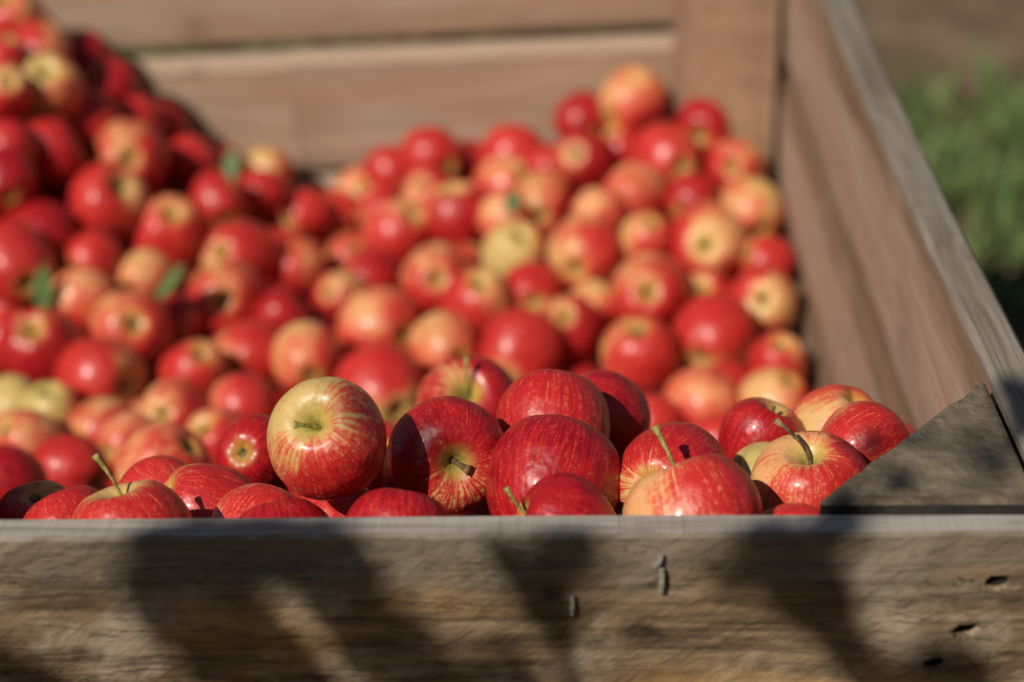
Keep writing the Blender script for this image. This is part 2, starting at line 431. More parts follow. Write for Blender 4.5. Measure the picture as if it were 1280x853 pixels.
# nail holes in the front board: dark slanting pits with a rusty nail head sunk in each
def tube(pts, rads, n=8, cap=True):
    v = []; f = []
    pts = [Vector(p) for p in pts]
    t0 = (pts[1]-pts[0]).normalized(); ref = Vector((0, 0, 1)) if abs(t0.z) < .9 else Vector((1, 0, 0))
    u = t0.cross(ref).normalized()
    for i, p in enumerate(pts):
        t = (pts[min(i+1, len(pts)-1)]-pts[max(i-1, 0)]).normalized()
        u = (u-t*u.dot(t)).normalized(); w_ = t.cross(u)
        for k in range(n):
            a = 2*math.pi*k/n
            v.append(p+(u*math.cos(a)+w_*math.sin(a))*rads[i])
    for i in range(len(pts)-1):
        for k in range(n):
            a = i*n+k; b = i*n+(k+1) % n; f.append((a, b, b+n, a+n))
    if cap: f.append(tuple(range(n-1, -1, -1))); f.append(tuple((len(pts)-1)*n+k for k in range(n)))
    return v, f
# sunken nail heads
for (x, z, a, b) in holes:
    v_, f_ = tube([(0, 0, 0), (0, .003, 0)], [b*1.05, b*1.05], 12)
    cpart('nail_head', mesh('nail_head', v_, f_, M_RUST), (x, -.0135, z))
# two flattened staples, whitish metal
def staple(x, z, h, wd):
    v = []; f = []; n = 10
    for i in range(n+1):
        t = i/n; zz = z+(t-.5)*h; xx = x+wd*.12*math.sin(t*3)
        hw = wd*(.8+.2*math.sin(i*2.6))*.5
        bow = -.0006*math.sin(math.pi*t)
        for (a, d_) in ((-1, 0), (1, 0), (1, .0012), (-1, .0012)): v.append((xx+a*hw, bow+d_, zz))
    for i in range(n):
        for k in range(4):
            a = i*4+k; b = i*4+(k+1) % 4; f.append((a, b, b+4, a+4))
    f += [(3, 2, 1, 0), (4*n, 4*n+1, 4*n+2, 4*n+3)]
    return mesh('staple', v, f, M_METAL, False)
cpart('staple', staple(0, 0, .012, .0022), (.0302, -.0222, .7180))
cpart('staple', staple(0, 0, .015, .0030), (.0762, -.0222, .7330))
cpart('staple', staple(0, 0, .009, .0030), (.0745, -.0222, .7450), (0, .35, 0))

# corner posts: triangular in section
def post(name, a, b, c, z0, z1, mat, r=.006, bow=0, nz=10, capmat=None, seed=0):
    """triangle a (on one wall), b (corner), c (on other wall); rounded at a and c"""
    a, b, c = Vector(a), Vector(b), Vector(c)
    pts = [b]
    def corner(p, q, s_):
        e1 = (q-p).normalized(); e2 = (s_-p).normalized(); o_ = []
        for k in range(4):
            t = k/3; o_.append(p+e1*r*(1-t)**2+e2*r*t**2)
        return o_
    pts += corner(c, b, a)
    n = 7
    d_ = (a-c); nn = Vector((-d_.y, d_.x)).normalized()
    if (b-a).dot(nn) > 0: nn = -nn
    for k in range(1, n):
        t = k/n; pts.append(c+d_*t+nn*bow*math.sin(math.pi*t))
    pts += corner(a, c, b)
    v = []; f = []; m_ = len(pts)
    for i in range(nz+1):
        z = z0+(z1-z0)*i/nz
        for p in pts:
            q = Vector((p.x*20+seed, p.y*20, z*5)); v.append((p.x+noise.noise(q)*.0008, p.y+noise.noise(q+Vector((9, 0, 0)))*.0008, z))
    for i in range(nz):
        for k in range(m_):
            x_, y_ = i*m_+k, i*m_+(k+1) % m_; f.append((x_, y_, y_+m_, x_+m_))
    f.append(tuple(range(m_-1, -1, -1)))
    me = mesh(name, v, f, mat, True)
    bm = bmesh.new(); bm.from_mesh(me)
    bmesh.ops.recalc_face_normals(bm, faces=bm.faces)
    for e in bm.edges:
        if len(e.link_faces) == 2 and e.calc_face_angle(0) > .6: e.smooth = False
    bm.to_mesh(me); bm.free()
    # cap as fine grid: uneven weathered end
    tv = []; tf = []; N = 26
    idx = {}
    outline = pts; cen = sum((p for p in pts), Vector((0, 0)))/m_
    rings = 26
    for j in range(rings+1):
        t = 1-j/rings
        for k, p in enumerate(outline):
            nx = outline[(k+1) % m_]
            for h_ in range(5):
                s_ = p+(nx-p)*(h_/5); s2 = cen+(s_-cen)*t
                z = z1+(0 if j == 0 else .0002+noise.noise(Vector((s2.x*60, s2.y*60, seed)))*.0018+noise.noise(Vector((s2.x*190, s2.y*190, seed)))*.0008+.0012)
                tv.append((s2.x, s2.y, z))
    mm = m_*5
    for j in range(rings):
        for k in range(mm):
            x_, y_ = j*mm+k, j*mm+(k+1) % mm; tf.append((x_, y_, y_+mm, x_+mm))
    cme_ = mesh('end_grain', tv, tf, capmat or mat, True)
    bm = bmesh.new(); bm.from_mesh(cme_); bmesh.ops.remove_doubles(bm, verts=bm.verts, dist=1e-6); bmesh.ops.recalc_face_normals(bm, faces=bm.faces)
    if sum(q.normal.z for q in bm.faces) < 0: bmesh.ops.reverse_faces(bm, faces=bm.faces)
    bm.to_mesh(cme_); bm.free()
    me.name = name
    o = cpart(name, me, (0, 0, 0)); e = obj('end_grain', cme_, o)
    return o
post('corner_post', (.158, .0045), (.2725, .0045), (.2725, .144), .10, RIM+.0022, M_POSTSHADE, .004, 0, 12, M_CAP, 3)['label'] = 'dark weathered triangular corner post at the front right'
post('corner_post', (.156, YB-.003), (.2695, YB-.003), (.2695, YB-.135), .10, RIM+.006, M_POST, .012, .042, 14, M_CAP, 8)
post('corner_post', (XL+.12, YB-.003), (XL+.004, YB-.003), (XL+.004, YB-.135), .10, RIM+.003, M_POST, .008, .0, 8, M_CAP, 9)
post('corner_post', (XL+.12, .0035), (XL+.004, .0035), (XL+.004, .137), .10, RIM+.003, M_POST, .008, .0, 8, M_CAP, 10)
# floor boards and skids
for k in range(9):
    me = plank_mesh('floor_board', 1.14, .142, .02, M_BACK, (.002, .002, .002, .002), 6, 70+k, .001)
    cpart('floor_board', me, (-.297, .08+k*.149, .135), (math.pi/2, 0, 0))
for k, x in enumerate((-.82, -.3, .22)):
    me = plank_mesh('skid', 1.38, .10, .09, M_BACK, (.003, .003, .003, .003), 8, 90+k, .001)
    cpart('skid', me, (x+.045, .675, .058), (0, 0, math.pi/2))

# ------------------------------------------------------------------ apples
def apple_mesh(seed):
    rg = random.Random(seed); nr, ns = 40, 48
    h = rg.uniform(1.04, 1.17); tap = rg.uniform(.03, .12); td = rg.uniform(.50, .60); bd = rg.uniform(.26, .36)
    lob = rg.uniform(.008, .02); sh = Vector((rg.uniform(-.05, .05), rg.uniform(-.05, .05), 0)); ph = rg.uniform(0, 6)
    v = []; f = []
    phis = []
    for i in range(nr+1):
        t = i/nr; phis.append(math.pi*(t-.10*math.sin(2*math.pi*t)*(-1)*-1))
    for i, phi in enumerate(phis):
        for k in range(ns):
            a = 2*math.pi*k/ns
            rho = 1-td*math.exp(-(phi/.32)**1.7)-bd*math.exp(-((math.pi-phi)/.29)**1.8)
            rho *= 1+lob*math.cos(5*a+ph)*(max(0, -math.cos(phi))**1.5)+lob*.35*math.cos(5*a+ph)*max(0, math.cos(phi))
            x = math.sin(phi)*math.cos(a); y = math.sin(phi)*math.sin(a); z = math.cos(phi)
            q = Vector((x*.9+seed*3.3, y*.9, z*.9))
            rho *= 1+.075*noise.noise(q)+.012*noise.noise(q*3)
            tp = 1+tap*z
            v.append(((x*tp+sh.x*z)*rho*1.02, (y*tp+sh.y*z)*rho*1.02, z*rho*h))
    for i in range(nr):
        for k in range(ns):
            a = i*ns+k; b = i*ns+(k+1) % ns; f.append((a, a+ns, b+ns, b))
    me = mesh('apple', v, f, M_APPLE)
    bm = bmesh.new(); bm.from_mesh(me); bmesh.ops.remove_doubles(bm, verts=bm.verts, dist=1e-5); bmesh.ops.recalc_face_normals(bm, faces=bm.faces); bm.to_mesh(me); bm.free()
    me['ztop'] = (1-td)*h; me['zbot'] = -(1-bd)*h
    return me
BODIES = [apple_mesh(s_) for s_ in range(1, 13)]
def stem_mesh(seed, L, mat, thick=.05, bend=None):
    rg = random.Random(seed); n = 9; P = []; rd = []
    bx, by = bend if bend else (rg.uniform(-.22, .22), rg.uniform(-.22, .22))
    for i in range(n):
        t = i/(n-1); P.append((bx*t*t*L*1.6, by*t*t*L*1.6, t*L)); rd.append(thick*(1.15-.45*math.sin(math.pi*min(1, t*1.1)))*(1.35 if i == n-1 else 1)*(1.5 if i == 0 else 1))
    v_, f_ = tube(P, rd, 10); return mesh('stem', v_, f_, mat)
STEMS = [stem_mesh(s_, .34+.07*(s_ % 3), M_STEM if s_ % 2 else M_STEMB, .038) for s_ in range(6)]
def calyx_mesh():
    v = []; f = []
    for k in range(5):
        a = 2*math.pi*k/5; i = len(v)
        for (r_, w_, z_) in ((.0, .03, 0), (.06, .05, -.04), (.11, .03, -.10), (.08, .004, -.15)):
            for s_ in (-1, 1):
                v.append((math.cos(a)*r_-math.sin(a)*w_*s_, math.sin(a)*r_+math.cos(a)*w_*s_, z_))
        f += [(i, i+1, i+3, i+2), (i+2, i+3, i+5, i+4), (i+4, i+5, i+7, i+6)]
    return mesh('calyx', v, f, M_CALYX)
CALYX = calyx_mesh()
APPLES = [
 (-0.1053, 0.0753, 0.7639, 0.0325, -0.15, -0.62, 0.77, 'm', 's', 'large green-yellow apple flushed with red, perched highest on the front row'),
 (-0.0427, 0.1245, 0.727, 0.0344, 0.26, -0.92, 0.3, 'Rs', 's', 'crimson apple facing out with its short brown stem, right of the perched yellow-green apple'),
 (0.0193, 0.091, 0.7248, 0.0372, 0.22, 0.85, 0.48, 'R', 'n', 'big glossy deep red apple with pale freckles in the middle of the front row'),
 (0.0206, 0.1644, 0.7226, 0.0347, 0.05, 0.74, 0.67, 'r', 's', 'pink-red streaked apple with a shallow top dip, just behind the big glossy freckled one'),
 (0.0512, 0.2157, 0.7023, 0.0302, 0.69, 0.13, -0.72, 'R', 'n', 'plain crimson apple tucked behind the right shoulder of the streaked pink-red apple'),
 (0.0883, 0.0998, 0.7217, 0.0333, 0.41, 0.82, -0.4, 'ry', 'c', 'red apple with a yellow blossom end, right of the big glossy freckled apple'),
 (0.0974, 0.0357, 0.7328, 0.0365, -0.31, 0.52, 0.8, 'o', 's', 'orange and crimson apple at the front board with an upright green stem'),
 (0.1687, 0.0954, 0.719, 0.0333, -0.11, -0.19, 0.98, 'ro', 's', 'red apple with a yellow stem hollow and long slanting stem, near the front corner post'),
 (0.1987, 0.2056, 0.6925, 0.0323, -0.4, 0.1, -0.91, 'y', 'n', 'smooth yellow apple with an orange shoulder against the right wall at the front'),
 (0.2054, 0.1414, 0.7173, 0.0294, 0.87, 0.41, 0.26, 'ro', 'n', 'light red mottled apple between the yellow apple and the front corner post'),
 (0.1477, 0.1905, 0.6989, 0.0258, 0.47, 0.12, 0.87, 'R', 'n', 'dark crimson shiny apple half hidden behind the slanting stem apple'),
 (0.1479, 0.143, 0.6902, 0.028, -0.85, 0.01, 0.52, 'g', 'n', 'small sliver of a greenish apple left of the slanting stem apple'),
 (0.1527, 0.0407, 0.7079, 0.029, -0.76, -0.48, -0.45, 'o', 'n', 'low orange apple barely showing over the board under the slanting stem apple'),
 (0.0276, 0.0294, 0.7307, 0.03, -0.91, 0.05, 0.4, 'Rk', 's', 'small dark red apple at the board whose pale stem points left'),
 (-0.0647, 0.0292, 0.7261, 0.0284, 0.12, 0.65, 0.75, 'R', 'n', 'wide crimson apple top low at the board under the perched yellow-green apple'),
 (-0.1469, 0.0745, 0.7018, 0.0293, 0.46, 0.79, 0.41, 'o', 'n', 'orange-red finely striped apple at the board left of the perched apple'),
 (-0.1254, 0.0284, 0.7206, 0.029, -0.25, 0.69, 0.68, 'Rk', 'n', 'dark red apple top just over the board in front of the striped orange one'),
 (-0.1059, 0.1041, 0.6916, 0.0258, -0.74, -0.61, -0.29, 'o', 'n', 'orange-red apple wedged under the perched yellow-green apple'),
 (-0.1706, 0.2088, 0.68, 0.0258, 0.19, 0.83, -0.52, 'Rk', 'c', 'plum crimson apple with its small blossom end facing out, left of the perched apple'),
 (-0.2074, 0.03, 0.7304, 0.0306, -0.24, 0.22, 0.94, 'ro', 's', 'striped red apple with yellow hollow and long bent stem at the left of the board'),
 (-0.2504, 0.0558, 0.7146, 0.0258, -0.43, 0.58, 0.69, 'r', 'n', 'red speckled apple behind the long bent stem at the left of the board'),
 (-0.2798, 0.0911, 0.7003, 0.0258, -0.13, 0.22, -0.97, 'r', 'c', 'rosy apple with a shallow blossom dip at the far left of the board'),
 (-0.1847, 0.1133, 0.6947, 0.029, 0.77, 0.12, -0.63, 'r', 'n', 'dull red apple between the bent stem apple and the striped orange one'),
 (-0.2205, 0.1512, 0.6794, 0.0265, -0.72, 0.66, 0.22, 'o', 'n', 'orange-red streaked apple behind the bent stem apple'),
 (-0.2757, 0.4005, 0.5618, 0.0321, -0.72, 0.09, -0.68, 'p', 'n', 'peach coloured apple above the orange-red streaked one at left'),
 (-0.2847, 0.6495, 0.4444, 0.0325, 0.32, 0.46, -0.83, 'y', 'n', 'smooth light orange apple left of the plum crimson one'),
 (-0.4004, 0.4031, 0.547, 0.028, 0.5, 0.39, -0.78, 'Rk', 'n', 'dark crimson apple at the left edge above the rosy board apple'),
 (-0.3805, 0.5124, 0.4966, 0.0297, -0.85, 0.49, 0.16, 'r', 'n', 'blurred red apple above the rosy and speckled board apples'),
 (-0.0425, 0.3759, 0.6234, 0.0376, 0.01, -0.63, 0.78, 'R', 's', 'crimson apple with a tall thin green stem behind the freckled row'),
 (-0.0232, 0.4642, 0.5745, 0.028, 0.78, 0.16, -0.6, 'g', 'n', 'pale green-yellow apple showing between the tall stem apple and the streaked one'),
 (-0.1496, 0.7802, 0.4322, 0.0405, -0.47, 0.88, 0.08, 'ro', 'c', 'orange-red apple with a yellow-green hollow behind the perched apple'),
 (-0.0927, 0.8711, 0.4311, 0.0342, -0.54, 0.83, -0.15, 'y', 'n', 'pale orange hump of an apple above the tall green stem'),
 (-0.0162, 0.8593, 0.4345, 0.0388, 0.4, 0.84, 0.37, 'ro', 'c', 'red-orange apple with a green blossom end above the streaked front apple'),
 (0.1084, 0.7013, 0.4355, 0.0258, 0.5, 0.85, -0.13, 'o', 'n', 'soft orange apple showing right of the plain crimson front apple'),
 (0.1585, 0.7347, 0.436, 0.0343, -0.56, 0.8, 0.2, 'p', 'n', 'pinkish peach apple above the red apple with the yellow blossom end'),
 (0.2239, 0.7331, 0.4389, 0.0328, -0.39, 0.17, -0.9, 'y', 'c', 'flat orange apple behind the dark crimson shiny apple near the right wall'),
 (0.1655, 0.6597, 0.4396, 0.0258, 0.44, 0.83, 0.35, 'o', 'n', 'low orange-red apple between the peach apple and the dark crimson one'),
 (0.236, 0.8221, 0.4388, 0.0288, -0.02, 0.38, -0.92, 'ro', 'n', 'red apple with a peach cheek against the right wall, over the flat orange one'),
 (0.1768, 0.8768, 0.4425, 0.0382, 0.37, 0.91, 0.2, 'r', 'n', 'plain bright red round apple two apples in from the right wall'),
 (0.2323, 0.9416, 0.4476, 0.0345, 0.08, 0.87, -0.48, 'ro', 'c', 'red apple showing a small yellow blossom end beside the right wall'),
 (0.1035, 0.8407, 0.4367, 0.0384, 0.09, 0.29, -0.95, 'yr', 'c', 'yellow-topped apple with a deep hollow above its red lower half'),
 (0.0338, 0.9056, 0.4352, 0.0337, 0.15, 0.62, -0.77, 'R', 'n', 'glossy crimson apple with a bright highlight in mid pile'),
 (0.0584, 0.958, 0.4339, 0.028, 0.2, 0.98, 0.08, 'y', 'n', 'small pale yellow apple peeping over the glossy crimson one'),
 (0.1156, 0.9429, 0.4579, 0.0401, 0.08, 0.87, -0.48, 'yr', 'c', 'red apple with a broad yellow face and blossom end turned to the viewer'),
 (-0.0054, 0.9894, 0.4396, 0.0299, -0.06, 1.0, -0.06, 'r', 'n', 'rosy red apple under the pale green one in mid pile'),
 (-0.0238, 1.0659, 0.4501, 0.0371, -0.14, 0.5, -0.85, 'g', 'c', 'pale green-yellow apple in the middle of the pile'),
 (-0.0622, 0.9604, 0.4384, 0.0381, -0.08, 0.47, -0.88, 'ro', 'n', 'orange-red apple with a soft highlight left of the rosy one'),
 (-0.1073, 1.0201, 0.4396, 0.0382, -0.03, 0.87, -0.48, 'yr', 'c', 'red apple with a peach ring round its blossom end, mid pile'),
 (-0.1618, 0.9253, 0.429, 0.0405, -0.69, 0.71, -0.11, 'p', 'n', 'large peach-orange apple in the left middle of the pile'),
 (-0.2139, 1.0166, 0.424, 0.0284, 0.37, 0.77, -0.52, 'r', 'c', 'pinkish crimson apple left of the dark hump over the large peach one'),
 (-0.1855, 1.0672, 0.4184, 0.0338, 0.41, 0.81, 0.41, 'R', 'n', 'dark crimson hump over the large peach-orange apple'),
 (-0.2262, 0.8381, 0.4358, 0.0357, -0.22, 0.98, -0.01, 'y', 'n', 'pale yellow-peach apple left of the large peach-orange one'),
 (-0.2141, 1.1603, 0.4069, 0.028, -0.29, 0.71, -0.64, 'yr', 'c', 'small orange apple with a golden end above the dark crimson hump'),
 (-0.1614, 1.1563, 0.4373, 0.0371, -0.58, 0.34, -0.74, 'o', 'n', 'orange-red round apple left of the two-coloured one'),
 (-0.0913, 1.1664, 0.4531, 0.0397, -0.21, -0.0, 0.98, 'Rp', 'n', 'two-coloured apple, peach on top and crimson below'),
 (-0.0377, 1.1294, 0.4646, 0.0285, -0.29, 0.9, 0.32, 'p', 'c', 'peach apple with a green leaf scrap at its shoulder'),
 (0.0055, 1.1701, 0.4665, 0.0349, 0.09, 0.99, -0.04, 'r', 'c', 'crimson-pink apple right of the green leaf scrap'),
 (0.0507, 1.0264, 0.4663, 0.0399, 0.32, 0.95, 0.03, 'ro', 'n', 'large apple orange on its left half and red on its right'),
 (0.0661, 1.0878, 0.4845, 0.0303, 0.28, 0.94, 0.22, 'p', 'n', 'pale pink apple over the large orange and red one'),
 (0.1175, 1.0379, 0.4795, 0.028, -0.18, 0.42, -0.89, 'y', 'c', 'yellow-orange apple below the pale pinkish one'),
 (0.1821, 1.0434, 0.4711, 0.0405, 0.14, 0.93, -0.33, 'ro', 'c', 'large red apple with a yellow blossom hollow near the right wall'),
 (0.2442, 1.0246, 0.4563, 0.028, 0.82, 0.26, -0.5, 'r', 'n', 'red apple squeezed against the right wall beside the large hollow one'),
 (0.1064, 1.1322, 0.4921, 0.0341, 0.55, 0.82, -0.16, 'p', 'n', 'pale yellow-pink round apple in the back right heap'),
 (0.1696, 1.1234, 0.4892, 0.028, 0.52, 0.84, 0.14, 'R', 'n', 'small crimson apple between the pale round one and the golden one'),
 (0.2362, 1.1311, 0.4713, 0.0364, -0.25, 0.95, 0.21, 'y', 'n', 'golden yellow-peach apple against the right wall'),
 (0.2226, 1.1931, 0.5021, 0.0335, 0.16, 0.93, -0.32, 'yr', 'c', 'yellow apple with a red cap resting over the golden one'),
 (0.1456, 1.2021, 0.5109, 0.0374, -0.37, 0.93, -0.06, 'o', 'n', 'orange apple below the topmost one of the back right heap'),
 (0.1914, 1.247, 0.5295, 0.0338, 0.26, 0.97, -0.03, 'R', 'n', 'crimson apple at the right crest of the back right heap'),
 (0.1098, 1.2965, 0.5455, 0.0384, 0.75, 0.6, 0.27, 'y', 'n', 'orange-yellow apple topmost on the back right heap'),
 (0.0503, 1.3058, 0.5208, 0.031, -0.26, 0.93, 0.28, 'R', 'n', 'crimson apple at the left of the topmost one'),
 (0.052, 1.2165, 0.5026, 0.0349, 0.28, 0.78, -0.57, 'R', 'n', 'shiny deep crimson apple under the left crest of the back right heap'),
 (0.0979, 1.2534, 0.5022, 0.028, 0.38, 0.2, -0.9, 'r', 'n', 'red apple in the hollow under the topmost one'),
 (0.0115, 1.2527, 0.4796, 0.028, 0.51, 0.77, 0.38, 'r', 'n', 'small red apple left of the shiny deep crimson one'),
 (-0.0321, 1.2955, 0.4784, 0.0371, 0.3, 0.68, 0.67, 'o', 'n', 'upright orange apple by the back boards'),
 (-0.0408, 1.232, 0.466, 0.0325, -0.67, 0.59, -0.45, 'o', 'n', 'orange-red apple under the upright orange one'),
 (-0.1281, 1.2825, 0.4837, 0.0352, -0.58, 0.81, 0.09, 'r', 'n', 'bright red glossy apple at the crest before the back boards'),
 (-0.0875, 1.3187, 0.457, 0.0313, 0.53, 0.85, -0.04, 'Rk', 'n', 'dark red shaded apple right of the bright glossy crest apple'),
 (-0.1784, 1.3025, 0.4586, 0.0285, -0.68, 0.66, 0.31, 'r', 'n', 'rosy apple left of the bright glossy crest apple'),
 (-0.1276, 1.2259, 0.4591, 0.0307, 0.28, 0.66, -0.7, 'r', 'n', 'pinkish red apple under the bright glossy crest apple'),
 (-0.2185, 1.3195, 0.4284, 0.028, -0.17, 0.82, -0.55, 'o', 'c', 'orange apple with a brown blossom end by the left back boards'),
 (-0.2462, 1.2719, 0.4115, 0.0312, -0.04, 0.99, 0.13, 'o', 'n', 'soft orange-red apple at the low dip before the back boards'),
 (-0.187, 1.2587, 0.4246, 0.028, 0.18, 0.97, 0.17, 'r', 'n', 'dusky pink apple between the low dip and the orange-red round one'),
 (-0.276, 1.2303, 0.4328, 0.028, 0.57, 0.82, -0.08, 'o', 'n', 'small orange apple at the lowest dip before the back boards'),
 (-0.2685, 1.0968, 0.4223, 0.0318, -0.4, -0.21, 0.89, 'yr', 's', 'apple yellow on its left and red on its right, under the lowest dip'),
 (-0.3279, 1.243, 0.4524, 0.031, 0.48, 0.87, 0.06, 'r', 'n', 'bright red apple at the foot of the left slope by the back boards'),
 (-0.3263, 1.2979, 0.4597, 0.028, -0.57, 0.81, 0.16, 'y', 'n', 'small peach apple behind the bright red one at the foot of the left slope'),
 (-0.3661, 1.1732, 0.4734, 0.0319, -0.38, 0.88, 0.28, 'r', 'n', 'rosy apple on the lower left slope'),
 (-0.4056, 1.2338, 0.4977, 0.0307, -0.59, 0.43, 0.68, 'ro', 'n', 'apple with peach top and red underside at the slope edge'),
 (-0.3739, 1.2704, 0.4715, 0.028, 0.81, 0.44, 0.39, 'Rk', 'n', 'dark apple in shade beside the peach topped one'),
 (-0.4011, 1.0635, 0.4787, 0.0393, -0.28, 0.52, -0.8, 'o', 'n', 'orange-pink apple with a highlight low on the left slope'),
 (-0.4637, 1.0545, 0.5187, 0.0405, 0.61, -0.36, 0.71, 'ro', 's', 'orange-red apple with a yellow hollow at its upper right'),
 (-0.4554, 1.151, 0.5338, 0.0405, -0.19, 0.91, -0.38, 'yr', 'c', 'orange apple with its golden blossom end showing on the left slope'),
 (-0.4488, 1.2883, 0.5209, 0.031, 0.62, 0.55, 0.56, 'Rk', 'n', 'dark red apple in shade on the slope edge'),
 (-0.4642, 1.241, 0.5458, 0.0287, -0.46, 0.77, 0.44, 'r', 'n', 'dusky pink apple above the orange one with the golden end'),
 (-0.5108, 1.1866, 0.5662, 0.0339, 0.64, 0.74, 0.2, 'ro', 'n', 'red and yellow apple with a bright highlight in the upper left slope'),
 (-0.4995, 1.2719, 0.5784, 0.0317, 0.28, 0.95, 0.11, 'R', 'n', 'deep crimson apple on the upper edge of the left slope'),
 (-0.5391, 1.1572, 0.6149, 0.0345, 0.08, -0.57, 0.82, 'g', 's', 'green-yellow apple high on the left slope'),
 (-0.573, 1.1056, 0.6294, 0.0284, -0.41, 0.68, -0.61, 'ro', 'c', 'shaded apple with a golden end at the left edge'),
 (-0.5575, 1.2139, 0.6414, 0.0288, -0.49, 0.85, 0.19, 'r', 'n', 'pinkish red apple above the green-yellow one'),
 (-0.5375, 1.3054, 0.6061, 0.0307, 0.67, 0.72, 0.18, 'Rk', 'n', 'dark shaded apple right of the pinkish red one'),
 (-0.597, 1.2484, 0.67, 0.0369, -0.1, -0.56, 0.82, 'y', 's', 'yellow-orange apple at the top of the left slope in the frame corner'),
 (-0.5866, 1.1527, 0.6469, 0.028, -0.4, 0.0, -0.92, 'o', 'n', 'orange-red apple under the corner one'),
 (-0.5353, 1.1062, 0.5566, 0.0371, 0.86, 0.28, 0.43, 'r', 'n', 'red apple with a faint yellow stripe on the left slope'),
 (-0.5638, 1.0608, 0.5828, 0.028, -0.15, 0.94, 0.31, 'r', 'n', 'rosy glossy apple at the left edge beside the striped red one'),
 (-0.5576, 1.0116, 0.5632, 0.0311, -0.41, 0.87, 0.28, 'Rk', 'n', 'dark red apple in deep shade at the left edge'),
 (-0.5222, 0.994, 0.5038, 0.0375, -0.42, 0.9, 0.13, 'R', 'n', 'deep crimson glossy apple over the large rosy one at left'),
 (-0.5322, 0.9238, 0.5025, 0.0386, -0.52, 0.84, 0.13, 'r', 'n', 'large rosy apple at the left edge'),
 (-0.4627, 0.9654, 0.4905, 0.0292, 0.49, 0.87, -0.05, 'o', 'n', 'small orange-red apple right of the large rosy one'),
 (-0.4617, 0.9104, 0.4683, 0.0327, -0.71, 0.7, 0.04, 'p', 'n', 'pale dusty pink apple beside the upright green leaf'),
 (-0.4106, 0.9662, 0.4688, 0.028, 0.43, 0.9, 0.07, 'y', 'n', 'small pale yellow apple above the lying green leaf'),
 (-0.3277, 1.073, 0.4457, 0.0405, 0.37, 0.78, -0.51, 'r', 'c', 'crimson-pink apple with a small blossom dot on its left cheek'),
 (-0.3282, 0.9709, 0.4394, 0.0405, -0.08, 0.87, -0.48, 'yr', 'c', 'large orange apple with its dark blossom hollow in the middle'),
 (-0.4073, 0.8712, 0.4537, 0.0405, -0.3, 0.77, -0.56, 'yr', 'c', 'orange apple with pale yellow patch and dark hollow on the left'),
 (-0.4866, 0.8225, 0.4559, 0.0404, -0.03, 0.57, -0.82, 'R', 'c', 'crimson apple with a ring-like blossom hollow at the left edge'),
 (-0.4194, 0.7775, 0.4466, 0.0396, 0.86, -0.51, 0.05, 'ro', 's', 'orange-red apple whose pale stem end lies in shade on its right'),
 (-0.3737, 0.9243, 0.4384, 0.0286, -0.23, 0.91, 0.35, 'Rk', 'n', 'dark red apple under the large orange one with the hollow'),
 (-0.2681, 0.9496, 0.4311, 0.028, 0.75, 0.28, 0.6, 'Rk', 'n', 'dark shaded apple right of the large orange one with the hollow'),
 (-0.2876, 0.8631, 0.4265, 0.0358, 0.45, 0.87, -0.19, 'r', 'n', 'bright red apple with a broad highlight left of the pale yellow-peach one'),
 (-0.3321, 0.802, 0.4405, 0.032, -0.34, 0.42, -0.84, 'ro', 'n', 'red and peach apple left of the bright red one'),
 (-0.3344, 0.7084, 0.4445, 0.0313, 0.19, 0.86, -0.48, 'r', 'c', 'crimson-pink apple with a grey blossom eye'),
 (-0.2743, 0.733, 0.4395, 0.0315, 0.32, 0.94, 0.14, 'o', 'n', 'coral apple behind the plum crimson one'),
 (-0.4919, 0.7311, 0.4403, 0.028, -0.51, 0.85, 0.1, 'g', 'n', 'pale green-yellow apple at the left edge'),
 (-0.4478, 0.704, 0.4474, 0.028, 0.02, -0.01, 1.0, 'g', 's', 'olive shaded apple with a thick brown stem near the left edge'),
 (-0.4559, 0.6407, 0.4503, 0.0319, 0.46, 0.43, -0.78, 'y', 'n', 'orange-yellow apple under the pale green-yellow one at left'),
 (-0.3956, 0.6827, 0.4386, 0.0315, 0.52, 0.83, -0.2, 'r', 'n', 'soft red apple below the one whose stem end lies in shade'),
 (-0.3627, 0.6397, 0.45, 0.028, 0.53, 0.83, -0.19, 'p', 'n', 'pale peach apple below the crimson-pink eyed one'),
]
